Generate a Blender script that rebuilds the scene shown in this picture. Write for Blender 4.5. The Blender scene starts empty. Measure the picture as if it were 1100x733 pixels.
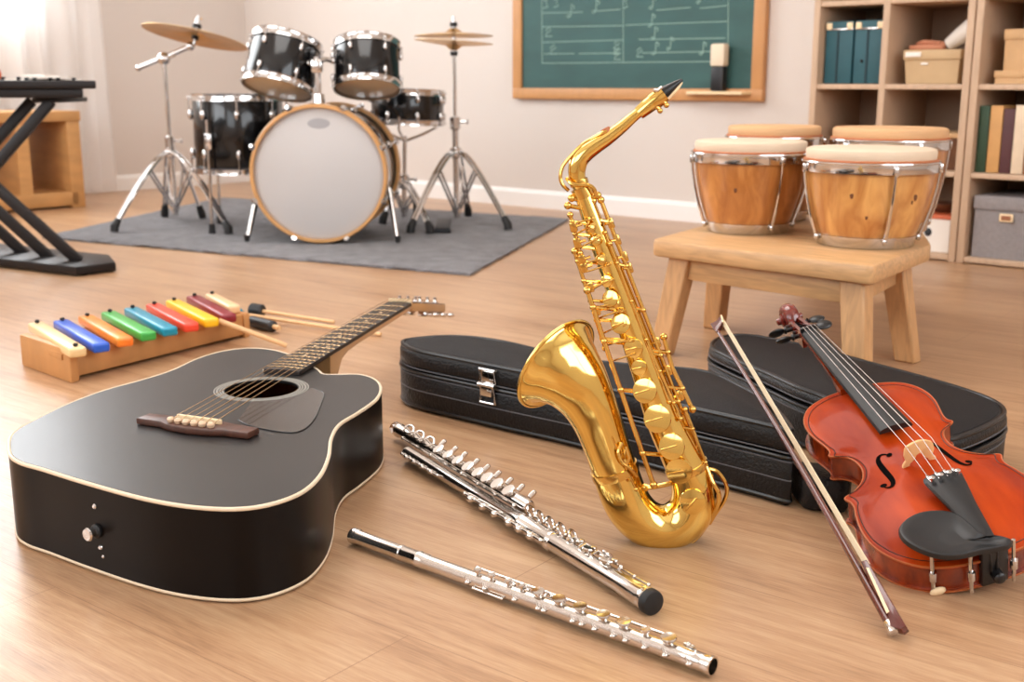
import bpy, bmesh, math, random
from mathutils import Vector, Matrix
random.seed(7)
PI = math.pi
SC = bpy.context.scene
COL = SC.collection
V = Vector

# ------------------------------------------------------------------ camera
F = 1243.0; PITCH = math.radians(12.6); CAMH = 0.54
_c, _s = math.cos(PITCH), math.sin(PITCH)
def ray(px, py):
    x = (px - 550) / F; y = -(py - 366.5) / F
    return V((x, _c + y * _s, -_s + y * _c))
EYE = V((0, 0, CAMH))
def P(px, py, z=0.0):                      # a point of the photograph on the horizontal plane at height z
    r = ray(px, py); return EYE + r * ((z - CAMH) / r.z)
def PY(px, py, y):                         # ... on the upright plane at distance y
    r = ray(px, py); return EYE + r * (y / r.y)
def PL(px, py, p0, n):
    r = ray(px, py); return EYE + r * ((p0 - EYE).dot(n) / r.dot(n))
def zdepth(p): return p.y * _c - (p.z - CAMH) * _s
def mpp(p): return zdepth(p) / F           # metres per pixel at p

cam = bpy.data.cameras.new('camera'); cam_o = bpy.data.objects.new('camera', cam); COL.objects.link(cam_o)
cam.sensor_width = 36; cam.lens = F / 1100 * 36; cam_o.location = EYE; cam_o.rotation_euler = (PI / 2 - PITCH, 0, 0)
cam.clip_start = 0.02; cam.clip_end = 60
cam.dof.use_dof = True; cam.dof.focus_distance = 1.36; cam.dof.aperture_fstop = 8.0
SC.camera = cam_o
SC.view_settings.view_transform = 'Standard'; SC.view_settings.look = 'None'
SC.view_settings.gamma = 1.0; SC.view_settings.use_curve_mapping = False
SC.cycles.use_denoising = True
SC.cycles.max_bounces = 10; SC.cycles.diffuse_bounces = 5; SC.cycles.glossy_bounces = 6
SC.cycles.transparent_max_bounces = 8; SC.cycles.caustics_reflective = False; SC.cycles.caustics_refractive = False
SC.cycles.sample_clamp_indirect = 6.0

# ------------------------------------------------------------------ materials
def srgb(r, g, b):
    f = lambda c: (c / 255 / 12.92) if c / 255 <= 0.04045 else ((c / 255 + 0.055) / 1.055) ** 2.4
    return (f(r), f(g), f(b), 1.0)
def mat(name, col, rough=0.5, metal=0.0, coat=0.0, coat_rough=0.08, noise=0.0, nscale=8.0, nstretch=(1, 1, 1), bump=0.0, bscale=60.0, spec=0.5, sheen=0.0, rot=0.0, col2=None, detail=4.0, trans=0.0):
    m = bpy.data.materials.new(name); m.use_nodes = True
    nt = m.node_tree; b = nt.nodes['Principled BSDF']
    b.inputs['Base Color'].default_value = col; b.inputs['Roughness'].default_value = rough
    b.inputs['Metallic'].default_value = metal; b.inputs['Coat Weight'].default_value = coat
    b.inputs['Coat Roughness'].default_value = coat_rough; b.inputs['Specular IOR Level'].default_value = spec
    b.inputs['Sheen Weight'].default_value = sheen
    if noise or bump or col2:
        tc = nt.nodes.new('ShaderNodeTexCoord'); mp = nt.nodes.new('ShaderNodeMapping')
        mp.inputs['Scale'].default_value = nstretch; mp.inputs['Rotation'].default_value = (0, 0, rot)
        nt.links.new(tc.outputs['Object'], mp.inputs['Vector'])
    if noise or col2:
        n = nt.nodes.new('ShaderNodeTexNoise'); n.inputs['Scale'].default_value = nscale; n.inputs['Detail'].default_value = detail; n.inputs['Distortion'].default_value = 1.2 if detail > 6 else 0.0
        nt.links.new(mp.outputs['Vector'], n.inputs['Vector'])
        r = nt.nodes.new('ShaderNodeValToRGB')
        r.color_ramp.elements[0].position = 0.3; r.color_ramp.elements[1].position = 0.7
        if col2: c0 = col2
        else: c0 = tuple(c * (1 - noise) for c in col[:3]) + (1,)
        r.color_ramp.elements[0].color = c0; r.color_ramp.elements[1].color = col
        nt.links.new(n.outputs['Fac'], r.inputs['Fac']); nt.links.new(r.outputs['Color'], b.inputs['Base Color'])
    if bump:
        n2 = nt.nodes.new('ShaderNodeTexNoise'); n2.inputs['Scale'].default_value = bscale; n2.inputs['Detail'].default_value = 3
        nt.links.new(mp.outputs['Vector'], n2.inputs['Vector'])
        bp = nt.nodes.new('ShaderNodeBump'); bp.inputs['Strength'].default_value = bump; bp.inputs['Distance'].default_value = 0.01
        nt.links.new(n2.outputs['Fac'], bp.inputs['Height']); nt.links.new(bp.outputs['Normal'], b.inputs['Normal'])
    return m

WALL_ANG = math.radians(-42)
U = V((math.cos(WALL_ANG), math.sin(WALL_ANG), 0)); N = V((math.sin(WALL_ANG), -math.cos(WALL_ANG), 0))
W0 = P(750, 239)
ROOM = Matrix((( U.x, N.x, 0, W0.x), (U.y, N.y, 0, W0.y), (0, 0, 1, 0), (0, 0, 0, 1)))   # (along back wall, out of it, up)
def R3(u, n, z=0.0): return ROOM @ V((u, n, z))

def floor_material():
    m = bpy.data.materials.new('oak_floor'); m.use_nodes = True; nt = m.node_tree; L = nt.links
    b = nt.nodes['Principled BSDF']
    tc = nt.nodes.new('ShaderNodeTexCoord')
    mp = nt.nodes.new('ShaderNodeMapping'); mp.inputs['Rotation'].default_value = (0, 0, math.radians(38))
    mp.inputs['Location'].default_value = (1.12, -0.003, 0)
    L.new(tc.outputs['Object'], mp.inputs['Vector'])
    br = nt.nodes.new('ShaderNodeTexBrick'); br.inputs['Scale'].default_value = 1.0
    br.inputs['Brick Width'].default_value = 1.5; br.inputs['Row Height'].default_value = 0.1545
    br.inputs['Mortar Size'].default_value = 0.0006; br.inputs['Mortar Smooth'].default_value = 0.3; br.offset = 0.745
    br.inputs['Bias'].default_value = 0.0
    br.inputs['Color1'].default_value = (0.35, 0.35, 0.35, 1); br.inputs['Color2'].default_value = (0.65, 0.65, 0.65, 1)
    L.new(mp.outputs['Vector'], br.inputs['Vector'])
    mp2 = nt.nodes.new('ShaderNodeMapping'); mp2.inputs['Scale'].default_value = (1.6, 26, 1); L.new(mp.outputs['Vector'], mp2.inputs['Vector'])
    n1 = nt.nodes.new('ShaderNodeTexNoise'); n1.inputs['Scale'].default_value = 2.2; n1.inputs['Detail'].default_value = 7; n1.inputs['Roughness'].default_value = 0.62
    n1.inputs['Distortion'].default_value = 0.6
    L.new(mp2.outputs['Vector'], n1.inputs['Vector'])
    mp3 = nt.nodes.new('ShaderNodeMapping'); mp3.inputs['Scale'].default_value = (14, 260, 1); L.new(mp.outputs['Vector'], mp3.inputs['Vector'])
    n2 = nt.nodes.new('ShaderNodeTexNoise'); n2.inputs['Scale'].default_value = 2.0; n2.inputs['Detail'].default_value = 3; L.new(mp3.outputs['Vector'], n2.inputs['Vector'])
    mp4 = nt.nodes.new('ShaderNodeMapping'); mp4.inputs['Scale'].default_value = (1.0, 5, 1); L.new(mp.outputs['Vector'], mp4.inputs['Vector'])
    n3 = nt.nodes.new('ShaderNodeTexNoise'); n3.inputs['Scale'].default_value = 1.7; n3.inputs['Detail'].default_value = 3; L.new(mp4.outputs['Vector'], n3.inputs['Vector'])
    def math_(op, a, bb, v=None):
        q = nt.nodes.new('ShaderNodeMath'); q.operation = op; L.new(a, q.inputs[0])
        if v is None: L.new(bb, q.inputs[1])
        else: q.inputs[1].default_value = v
        return q.outputs[0]
    a = math_('MULTIPLY', n1.outputs['Fac'], None, 0.5); a2 = math_('MULTIPLY', n2.outputs['Fac'], None, 0.30)
    a3 = math_('MULTIPLY', n3.outputs['Fac'], None, 0.34); sep = nt.nodes.new('ShaderNodeSeparateColor'); L.new(br.outputs['Color'], sep.inputs['Color'])
    a4 = math_('MULTIPLY', sep.outputs['Red'], None, 0.05)
    s = math_('ADD', math_('ADD', a, a2), math_('ADD', a3, a4))
    r = nt.nodes.new('ShaderNodeValToRGB'); e = r.color_ramp.elements
    e[0].position = 0.40; e[0].color = srgb(136, 98, 69); e[1].position = 0.72; e[1].color = srgb(196, 160, 124)
    k = e.new(0.56); k.color = srgb(176, 136, 101)
    L.new(s, r.inputs['Fac'])
    mx = nt.nodes.new('ShaderNodeMix'); mx.data_type = 'RGBA'; mx.inputs[7].default_value = srgb(140, 102, 72)
    L.new(br.outputs['Fac'], mx.inputs[0]); L.new(r.outputs['Color'], mx.inputs[6]); L.new(mx.outputs[2], b.inputs['Base Color'])
    b.inputs['Roughness'].default_value = 0.31; b.inputs['Specular IOR Level'].default_value = 0.6
    bp = nt.nodes.new('ShaderNodeBump'); bp.inputs['Strength'].default_value = 0.12; bp.inputs['Distance'].default_value = 0.002
    L.new(n2.outputs['Fac'], bp.inputs['Height']); L.new(bp.outputs['Normal'], b.inputs['Normal'])
    return m
def sheer_material():
    m = bpy.data.materials.new('sheer_fabric'); m.use_nodes = True; nt = m.node_tree; L = nt.links
    nt.nodes.remove(nt.nodes['Principled BSDF']); out = nt.nodes['Material Output']
    d = nt.nodes.new('ShaderNodeBsdfDiffuse'); d.inputs['Color'].default_value = srgb(248, 246, 245)
    t = nt.nodes.new('ShaderNodeBsdfTranslucent'); t.inputs['Color'].default_value = srgb(252, 251, 250)
    tr = nt.nodes.new('ShaderNodeBsdfTransparent')
    a = nt.nodes.new('ShaderNodeMixShader'); a.inputs[0].default_value = 0.5; L.new(d.outputs[0], a.inputs[1]); L.new(t.outputs[0], a.inputs[2])
    c = nt.nodes.new('ShaderNodeMixShader'); c.inputs[0].default_value = 0.22; L.new(a.outputs[0], c.inputs[1]); L.new(tr.outputs[0], c.inputs[2])
    L.new(c.outputs[0], out.inputs['Surface']); return m

M = {}
M['floor'] = floor_material()
M['wall'] = mat('wall_paint', srgb(218, 209, 202), 0.85, bump=0.05, bscale=180)
M['ceiling'] = mat('ceiling_paint', srgb(240, 236, 230), 0.9)
M['white_trim'] = mat('white_trim_paint', srgb(244, 242, 240), 0.45)
M['sheer'] = sheer_material()
M['rug'] = mat('grey_rug_pile', srgb(126, 124, 128), 0.95, noise=0.45, nscale=22, bump=0.9, bscale=160, sheen=0.3, spec=0.1)
M['gold'] = mat('gold_lacquer', srgb(236, 203, 116), 0.09, 1.0)
M['gold2'] = mat('gold_key_lacquer', srgb(222, 180, 98), 0.15, 1.0)
M['silver'] = mat('silver_plate', srgb(214, 208, 202), 0.15, 1.0)
M['chrome'] = mat('chrome', srgb(215, 213, 212), 0.12, 1.0)
M['black_gloss'] = mat('black_guitar_lacquer', srgb(14, 13, 14), 0.42, coat=0.35, coat_rough=0.24, spec=0.38)
M['black_side'] = mat('black_side_lacquer', srgb(13, 9, 8), 0.36, coat=0.0, spec=0.16)
M['black_drum'] = mat('black_drum_wrap', srgb(11, 11, 13), 0.2, coat=0.4, coat_rough=0.05, spec=0.35)
M['cream'] = mat('cream_binding', srgb(222, 204, 176), 0.4)
M['rosewood'] = mat('rosewood', srgb(92, 54, 40), 0.4, noise=0.45, nscale=14, nstretch=(1, 8, 1))
M['fretboard'] = mat('dark_fretboard', srgb(44, 37, 35), 0.45, noise=0.3, nscale=30, nstretch=(1, 6, 1))
M['neck_wood'] = mat('guitar_neck_wood', srgb(196, 150, 100), 0.35, coat=0.4, noise=0.2, nscale=10, nstretch=(1, 8, 1))
M['inside_wood'] = mat('inside_wood', srgb(176, 116, 62), 0.6, noise=0.2, nscale=12, nstretch=(1, 8, 1))
M['hole_shade'] = mat('sound_hole_shade_black', srgb(8, 6, 5), 0.9, spec=0.05)
M['rosette'] = mat('rosette_inlay', srgb(150, 148, 140), 0.35)
M['bronze'] = mat('bronze_string', srgb(202, 176, 140), 0.25, 1.0)
M['steel'] = mat('steel_string', srgb(205, 205, 205), 0.25, 1.0)
M['bone'] = mat('bone', srgb(240, 214, 172), 0.4)
M['pin'] = mat('bridge_pin_plastic', srgb(222, 190, 158), 0.35)
M['case'] = mat('black_case_leatherette', srgb(19, 18, 19), 0.42, bump=0.25, bscale=240, spec=0.3)
M['case_top'] = mat('black_case_cloth', srgb(24, 24, 27), 0.6, noise=0.3, nscale=160, bump=0.2, bscale=300, spec=0.25)
M['piping'] = mat('black_piping', srgb(14, 14, 15), 0.35)
M['stitch'] = mat('grey_stitching', srgb(86, 86, 90), 0.6)
M['violin'] = mat('violin_varnish', srgb(186, 66, 12), 0.38, coat=0.12, coat_rough=0.10, spec=0.12, col2=srgb(128, 28, 4), nscale=7, nstretch=(0.9, 3.0, 2.0), detail=5)
M['violin_dark'] = mat('violin_dark_varnish', srgb(168, 66, 22), 0.25, coat=0.5, coat_rough=0.08, col2=srgb(88, 24, 9), nscale=26, nstretch=(3, 1, 1))
M['violin_red'] = mat('violin_scroll_varnish', srgb(122, 34, 20), 0.2, coat=0.8, noise=0.4, nscale=20)
M['edge'] = mat('purfling', srgb(52, 18, 10), 0.3)
M['edge_light'] = mat('worn_plate_edge', srgb(172, 88, 38), 0.35)
M['ebony'] = mat('ebony', srgb(22, 21, 22), 0.33, noise=0.2, nscale=30)
M['ebony_satin'] = mat('satin_black', srgb(26, 26, 27), 0.42)
M['maple'] = mat('bridge_maple', srgb(232, 186, 130), 0.45)
M['bow_wood'] = mat('bow_stick_wood', srgb(96, 34, 26), 0.25, coat=0.6, noise=0.3, nscale=20)
M['hair'] = mat('bow_hair', srgb(226, 206, 172), 0.55)
M['pine'] = mat('pine_wood', srgb(204, 148, 92), 0.5, noise=0.22, nscale=6, nstretch=(3, 3, 1))
M['pale_pine'] = mat('pale_pine_wood', srgb(200, 170, 142), 0.55, noise=0.14, nscale=10, nstretch=(6, 1, 1))
M['honey_pine'] = mat('honey_pine_wood', srgb(208, 156, 98), 0.5, noise=0.2, nscale=8, nstretch=(1, 1, 4))
M['stool'] = mat('beech_stool_wood', srgb(214, 168, 118), 0.42, noise=0.3, nscale=9, nstretch=(1, 9, 9), detail=7)
M['stool_leg'] = mat('beech_leg_wood', srgb(208, 160, 110), 0.42, noise=0.28, nscale=14, nstretch=(6, 6, 0.6), detail=7)
M['bongo'] = mat('bongo_shell_wood', srgb(222, 166, 98), 0.33, coat=0.4, col2=srgb(170, 104, 48), nscale=13, nstretch=(2.2, 2.2, 0.45), detail=8)
M['bongo_dark'] = mat('bongo_shell_wood_amber', srgb(206, 142, 78), 0.33, coat=0.4, col2=srgb(158, 94, 42), nscale=13, nstretch=(2.2, 2.2, 0.45), detail=8)
M['skin'] = mat('drum_skin_cream', srgb(222, 200, 174), 0.7, noise=0.06, nscale=14, bump=0.06, bscale=60)
M['skin_tan'] = mat('drum_skin_tan', srgb(218, 172, 124), 0.6, noise=0.12, nscale=12)
M['knot'] = mat('wood_knot', srgb(104, 58, 26), 0.5)
M['copper_lip'] = mat('skin_lip_amber', srgb(178, 104, 60), 0.5)
M['drumhead'] = mat('drumhead_film', srgb(190, 188, 188), 0.5, noise=0.05, nscale=3)
M['head_clear'] = mat('drumhead_resonant', srgb(250, 226, 190), 0.35, noise=0.08, nscale=9)
M['hoop_wood'] = mat('maple_hoop', srgb(208, 156, 98), 0.35, coat=0.4, noise=0.15, nscale=10)
M['cymbal'] = mat('bronze_cymbal', srgb(224, 184, 130), 0.34, 1.0, noise=0.2, nscale=14)
M['rubber'] = mat('black_rubber', srgb(20, 20, 21), 0.6)
M['grip'] = mat('dark_grip', srgb(34, 36, 40), 0.45)
M['key_black'] = mat('black_keyboard_plastic', srgb(26, 21, 21), 0.45, spec=0.3)
M['shelf_back'] = mat('shelf_back_shaded', srgb(150, 122, 100), 0.7)  # darker than the other panels: cubby shade put into the colour
M['stand_black'] = mat('black_stand_paint', srgb(26, 21, 21), 0.42, spec=0.3)
M['paper'] = mat('paper', srgb(236, 230, 222), 0.8)
M['orange'] = mat('orange_plastic', srgb(206, 104, 66), 0.5)
M['badge'] = mat('faint_badge_grey', srgb(160, 160, 164), 0.6)
M['chalk_green'] = mat('chalkboard_green', srgb(54, 94, 92), 0.62, col2=srgb(46, 82, 80), nscale=5, nstretch=(1, 1, 3))
M['frame_wood'] = mat('board_frame_wood', srgb(208, 152, 98), 0.45, noise=0.15, nscale=8, nstretch=(4, 4, 1))
M['chalk'] = mat('chalk', srgb(150, 182, 172), 0.9)
M['felt'] = mat('cream_felt', srgb(232, 216, 192), 0.9)
M['black_plain'] = mat('black_plastic', srgb(22, 22, 26), 0.45)
M['teal_card'] = mat('teal_card', srgb(38, 86, 96), 0.55, noise=0.12, nscale=12)
M['teal_dark'] = mat('teal_card_gap', srgb(18, 44, 52), 0.7)
M['beige_card'] = mat('beige_card', srgb(196, 166, 126), 0.7, noise=0.08, nscale=20)
M['tan_card'] = mat('tan_card', srgb(206, 166, 120), 0.7, noise=0.1, nscale=20)
M['grey_cloth'] = mat('grey_cloth', srgb(148, 142, 142), 0.9, noise=0.14, nscale=90, bump=0.3, bscale=300)
M['brown'] = mat('brown_wicker', srgb(110, 70, 42), 0.7, noise=0.3, nscale=30)
M['peach'] = mat('peach_cloth', srgb(206, 140, 108), 0.8)
M['leather'] = mat('label_leather', srgb(150, 96, 66), 0.6)
BARCOL = dict(cream=(238, 206, 152), blue=(34, 92, 206), orange=(244, 108, 34), green=(62, 172, 72), teal=(14, 140, 170), red=(232, 70, 44), yellow=(246, 194, 26), maroon=(134, 22, 36), natural=(236, 196, 150))
for k_, v_ in BARCOL.items(): M['bar_' + k_] = mat(k_ + '_bar_paint', srgb(*v_), 0.34, coat=0.12)
M['bar_orange'] = mat('orange_bar_paint_worn', srgb(246, 100, 34), 0.34, coat=0.12, col2=srgb(246, 160, 44), nscale=14)
M['stick'] = mat('mallet_stick_wood', srgb(232, 190, 140), 0.5, noise=0.1, nscale=30)
for k_, v_ in dict(book_green=(40, 66, 42), book_tan=(206, 156, 96), book_maroon=(84, 46, 48), book_cream=(226, 204, 176), book_brown=(150, 96, 60)).items(): M[k_] = mat(k_ + '_cover', srgb(*v_), 0.6, noise=0.12, nscale=25)

# ------------------------------------------------------------------ mesh helpers
class MB:
    def __init__(s): s.v = []; s.f = []
    def add(s, vs, fs, X=None):
        b = len(s.v)
        s.v += [tuple(X @ V(v)) if X is not None else tuple(v) for v in vs]
        s.f += [tuple(b + i for i in f) for f in fs]; return s
    def box(s, c, size, X=None, bevel=0.0, seg=2):
        bm = bmesh.new(); bmesh.ops.create_cube(bm, size=1.0)
        bmesh.ops.scale(bm, vec=V(size), verts=bm.verts)
        if bevel: bmesh.ops.bevel(bm, geom=bm.edges[:], offset=min(bevel, min(size) * 0.45), segments=seg, affect='EDGES', profile=0.5)
        bm.verts.index_update(); vs = [v.co + V(c) for v in bm.verts]; fs = [[v.index for v in f.verts] for f in bm.faces]; bm.free()
        return s.add(vs, fs, X)
    def lathe(s, prof, seg=40, X=None, cap=True):      # prof [(r, z)], closed to the axis with flat caps
        vs = []; fs = []; n = len(prof)
        for r, z in prof:
            for k in range(seg):
                a = 2 * PI * k / seg; vs.append((r * math.cos(a), r * math.sin(a), z))
        for i in range(n - 1):
            for k in range(seg):
                k2 = (k + 1) % seg; fs.append((i * seg + k, i * seg + k2, (i + 1) * seg + k2, (i + 1) * seg + k))
        if cap:
            if prof[0][0] > 1e-6: fs.append(tuple(reversed(range(seg))))
            if prof[-1][0] > 1e-6: fs.append(tuple(range((n - 1) * seg, n * seg)))
        return s.add(vs, fs, X)
    def ring(s, prof, seg=40, X=None):                 # closed profile turned round: hoops
        vs = []; fs = []; n = len(prof)
        for r, z in prof:
            for k in range(seg):
                a = 2 * PI * k / seg; vs.append((r * math.cos(a), r * math.sin(a), z))
        for i in range(n):
            j = (i + 1) % n
            for k in range(seg):
                k2 = (k + 1) % seg; fs.append((i * seg + k, i * seg + k2, j * seg + k2, j * seg + k))
        return s.add(vs, fs, X)
    def tube(s, pts, r, seg=10, closed=False, cap=True, X=None, flat=1.0, up=None):
        pts = [V(p) for p in pts]; n = len(pts)
        rr = list(r) if hasattr(r, '__len__') else [r] * n
        tg = []
        for i in range(n):
            a = pts[(i - 1) % n] if (closed or i > 0) else pts[i]; b = pts[(i + 1) % n] if (closed or i < n - 1) else pts[i]
            d = b - a; tg.append(d.normalized() if d.length > 1e-9 else V((0, 0, 1)))
        ref = V(up) if up is not None else (V((0, 0, 1)) if abs(tg[0].z) < 0.9 else V((1, 0, 0)))
        vs = []; fs = []
        nx = None
        for i in range(n):
            t = tg[i]
            if nx is None or up is not None: nx = (ref - t * ref.dot(t)).normalized()
            else:
                nx = nx - t * nx.dot(t); nx.normalize()
            ny = t.cross(nx)
            for k in range(seg):
                a = 2 * PI * k / seg; vs.append(pts[i] + nx * (rr[i] * flat * math.cos(a)) + ny * (rr[i] * math.sin(a)))
        m = n if closed else n - 1
        for i in range(m):
            j = (i + 1) % n
            for k in range(seg):
                k2 = (k + 1) % seg; fs.append((i * seg + k, i * seg + k2, j * seg + k2, j * seg + k))
        if cap and not closed:
            fs.append(tuple(reversed(range(seg)))); fs.append(tuple(range((n - 1) * seg, n * seg)))
        return s.add(vs, fs, X)
    def prism(s, out, z0, z1, X=None, bevel=0.0, caps=True):
        n = len(out); area = sum(out[i][0] * out[(i + 1) % n][1] - out[(i + 1) % n][0] * out[i][1] for i in range(n))
        if area < 0: out = out[::-1]
        def inset(d):
            res = []
            for i in range(n):
                p = V(out[i - 1] if i else out[-1]).to_2d() if False else V((out[i - 1][0], out[i - 1][1])); q = V((out[(i + 1) % n][0], out[(i + 1) % n][1])); c = V((out[i][0], out[i][1]))
                e1 = (c - p); e2 = (q - c)
                e1 = e1.normalized() if e1.length > 1e-9 else V((1, 0)); e2 = e2.normalized() if e2.length > 1e-9 else V((1, 0))
                nn = V((-e1.y - e2.y, e1.x + e2.x)); l = nn.length
                nn = nn / l if l > 1e-6 else V((-e1.y, e1.x)); k = max(0.5, nn.dot(V((-e1.y, e1.x))))
                res.append(c + nn * (d / k))
            return res
        if bevel: rings = [(bevel, z0), (bevel * 0.3, z0 + bevel * 0.3), (0, z0 + bevel), (0, z1 - bevel), (bevel * 0.3, z1 - bevel * 0.3), (bevel, z1)]
        else: rings = [(0, z0), (0, z1)]
        vs = []; fs = []
        for d, z in rings:
            for p in (inset(d) if d else out): vs.append((p[0], p[1], z))
        for i in range(len(rings) - 1):
            for k in range(n):
                k2 = (k + 1) % n; fs.append((i * n + k, i * n + k2, (i + 1) * n + k2, (i + 1) * n + k))
        if caps: fs.append(tuple(reversed(range(n)))); fs.append(tuple(range((len(rings) - 1) * n, len(rings) * n)))
        return s.add(vs, fs, X)
    def sphere(s, c, r, seg=14, sc=(1, 1, 1), X=None):
        prof = [(max(1e-7, r * math.sin(PI * i / 8)), -r * math.cos(PI * i / 8)) for i in range(9)]
        T = Matrix.Translation(V(c)) @ Matrix.Diagonal((*sc, 1))
        return s.lathe(prof, seg, (X @ T) if X is not None else T, cap=False)
    def build(s, name, m, parent=None, sharp=38, smooth=True):
        me = bpy.data.meshes.new(name); me.from_pydata(s.v, [], s.f); me.validate()
        bm = bmesh.new(); bm.from_mesh(me); bmesh.ops.recalc_face_normals(bm, faces=bm.faces); bm.to_mesh(me); bm.free()
        if smooth:
            me.polygons.foreach_set('use_smooth', [True] * len(me.polygons)); me.set_sharp_from_angle(angle=math.radians(sharp))
        me.materials.append(M[m] if isinstance(m, str) else m)
        o = bpy.data.objects.new(name, me); COL.objects.link(o)
        if parent is not None: o.parent = parent
        return o
def tag(o, label, cat, group=None):
    o['label'] = label; o['category'] = cat
    if group: o['group'] = group
    return o
def thing(name, label, cat, loc=(0, 0, 0), mtx=None, rotz=0.0, group=None):
    o = bpy.data.objects.new(name, None); COL.objects.link(o); o.empty_display_size = 0.05
    if mtx is not None: o.matrix_world = mtx
    else: o.location = loc; o.rotation_euler = (0, 0, rotz)
    return tag(o, label, cat, group)
def struct(o): o['kind'] = 'structure'; return o
def align(p, d, x=None):                   # matrix with origin p and z axis along d
    z = V(d).normalized(); x = V(x) if x is not None else (V((1, 0, 0)) if abs(z.x) < 0.9 else V((0, 1, 0)))
    x = (x - z * x.dot(z)).normalized(); y = z.cross(x)
    return Matrix(((x.x, y.x, z.x, p[0]), (x.y, y.y, z.y, p[1]), (x.z, y.z, z.z, p[2]), (0, 0, 0, 1)))
def cyl(mb, a, b, r, seg=12, r2=None):
    a = V(a); b = V(b); return mb.tube([a, b], [r, r if r2 is None else r2], seg)
def catmull(pts, n=6, closed=True):
    pts = [V(p) for p in pts]; m = len(pts); out = []
    for i in range(m if closed else m - 1):
        if closed: p0, p1, p2, p3 = pts[(i - 1) % m], pts[i], pts[(i + 1) % m], pts[(i + 2) % m]
        else: p0, p1, p2, p3 = pts[max(i - 1, 0)], pts[i], pts[i + 1], pts[min(i + 2, m - 1)]
        for k in range(n):
            t = k / n
            out.append(0.5 * ((2 * p1) + (p2 - p0) * t + (2 * p0 - 5 * p1 + 4 * p2 - p3) * t * t + (3 * p1 - p0 - 3 * p2 + p3) * t ** 3))
    if not closed: out.append(pts[-1])
    return out
def interp(prof, x):
    for (a, b), (c, d) in zip(prof, prof[1:]):
        if a <= x <= c: return b + (d - b) * (x - a) / (c - a)
    return prof[0][1] if x < prof[0][0] else prof[-1][1]
def bezier(p0, p1, p2, n=12):
    p0, p1, p2 = V(p0), V(p1), V(p2)
    return [p0 * (1 - t) ** 2 + p1 * 2 * t * (1 - t) + p2 * t * t for t in (i / n for i in range(n + 1))]

# ------------------------------------------------------------------ the room
UL, UR, NF, HC = -2.95, 3.7, 5.3, 2.45
fl = MB().box((( UL + UR) / 2, NF / 2, -0.05), (UR - UL, NF, 0.1), ROOM)
fo = struct(fl.build('floor', 'floor', smooth=False))
struct(MB().box(((UL + UR) / 2, NF / 2, HC + 0.05), (UR - UL, NF, 0.1), ROOM).build('ceiling', 'ceiling', smooth=False))
struct(MB().box(((UL + UR) / 2, -0.06, HC / 2), (UR - UL + 0.24, 0.12, HC), ROOM).build('wall_back', 'wall', smooth=False))
def wall_with_hole(name, axis, pos, a0, a1, holes, thick=0.12):
    mb = MB(); zs = HC
    def put(p0, p1, z0, z1):
        if p1 - p0 < 1e-4 or z1 - z0 < 1e-4: return
        if axis == 'u': mb.box((pos, (p0 + p1) / 2, (z0 + z1) / 2), (thick, p1 - p0, z1 - z0), ROOM)
        else: mb.box(((p0 + p1) / 2, pos, (z0 + z1) / 2), (p1 - p0, thick, z1 - z0), ROOM)
    cur = a0
    for h0, h1, z0, z1 in sorted(holes):
        put(cur, h0, 0, zs); put(h0, h1, 0, z0); put(h0, h1, z1, zs); cur = h1
    put(cur, a1, 0, zs)
    return struct(mb.build(name, 'wall', smooth=False))
WL = [(1.18, 2.9, 0.84, 2.15)]; WF = [(-1.6, 0.4, 0.8, 2.1), (0.9, 2.9, 0.8, 2.1)]; WR = [(1.4, 3.9, 0.8, 2.1)]
wall_with_hole('wall_left', 'u', UL - 0.06, 0, NF, WL)
wall_with_hole('wall_front', 'n', NF + 0.06, UL, UR, WF)
wall_with_hole('wall_right', 'u', UR + 0.06, 0, NF, WR)
wi = 0
for axis, pos, hs in (('u', UL - 0.06, WL), ('n', NF + 0.06, WF), ('u', UR + 0.06, WR)):
    for h0, h1, z0, z1 in hs:
        wi += 1; mb = MB(); q = 0.05
        def bar(a0, a1, b0, b1):
            if axis == 'u': mb.box((pos, (a0 + a1) / 2, (b0 + b1) / 2), (0.07, a1 - a0, b1 - b0), ROOM, 0.006)
            else: mb.box(((a0 + a1) / 2, pos, (b0 + b1) / 2), (a1 - a0, 0.07, b1 - b0), ROOM, 0.006)
        bar(h0, h0 + q, z0, z1); bar(h1 - q, h1, z0, z1); bar(h0, h1, z0, z0 + q); bar(h0, h1, z1 - q, z1)
        mid = (h0 + h1) / 2; bar(mid - q / 2, mid + q / 2, z0, z1)
        struct(mb.build('window_%d' % wi, 'white_trim'))
bbp = [(0, 0), (0.014, 0), (0.014, 0.062), (0.009, 0.074), (0.0, 0.078)]
def baseboard(name, a, b, inward):          # profile swept between two room points
    a = V(a); b = V(b); vs = []; n = V(inward)
    for p in (a, b):
        for d, z in bbp: vs.append(ROOM @ (p + n * d + V((0, 0, z))))
    k = len(bbp); fs = [(i, (i + 1) % k, k + (i + 1) % k, k + i) for i in range(k)] + [tuple(range(k)), tuple(reversed(range(k, 2 * k)))]
    m = MB(); m.add(vs, fs); return struct(m.build(name, 'white_trim', sharp=20))
baseboard('baseboard_back', (UL, 0, 0), (UR, 0, 0), (0, 1, 0))
baseboard('baseboard_left', (UL, 0.0, 0), (UL, NF, 0), (1, 0, 0))
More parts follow.
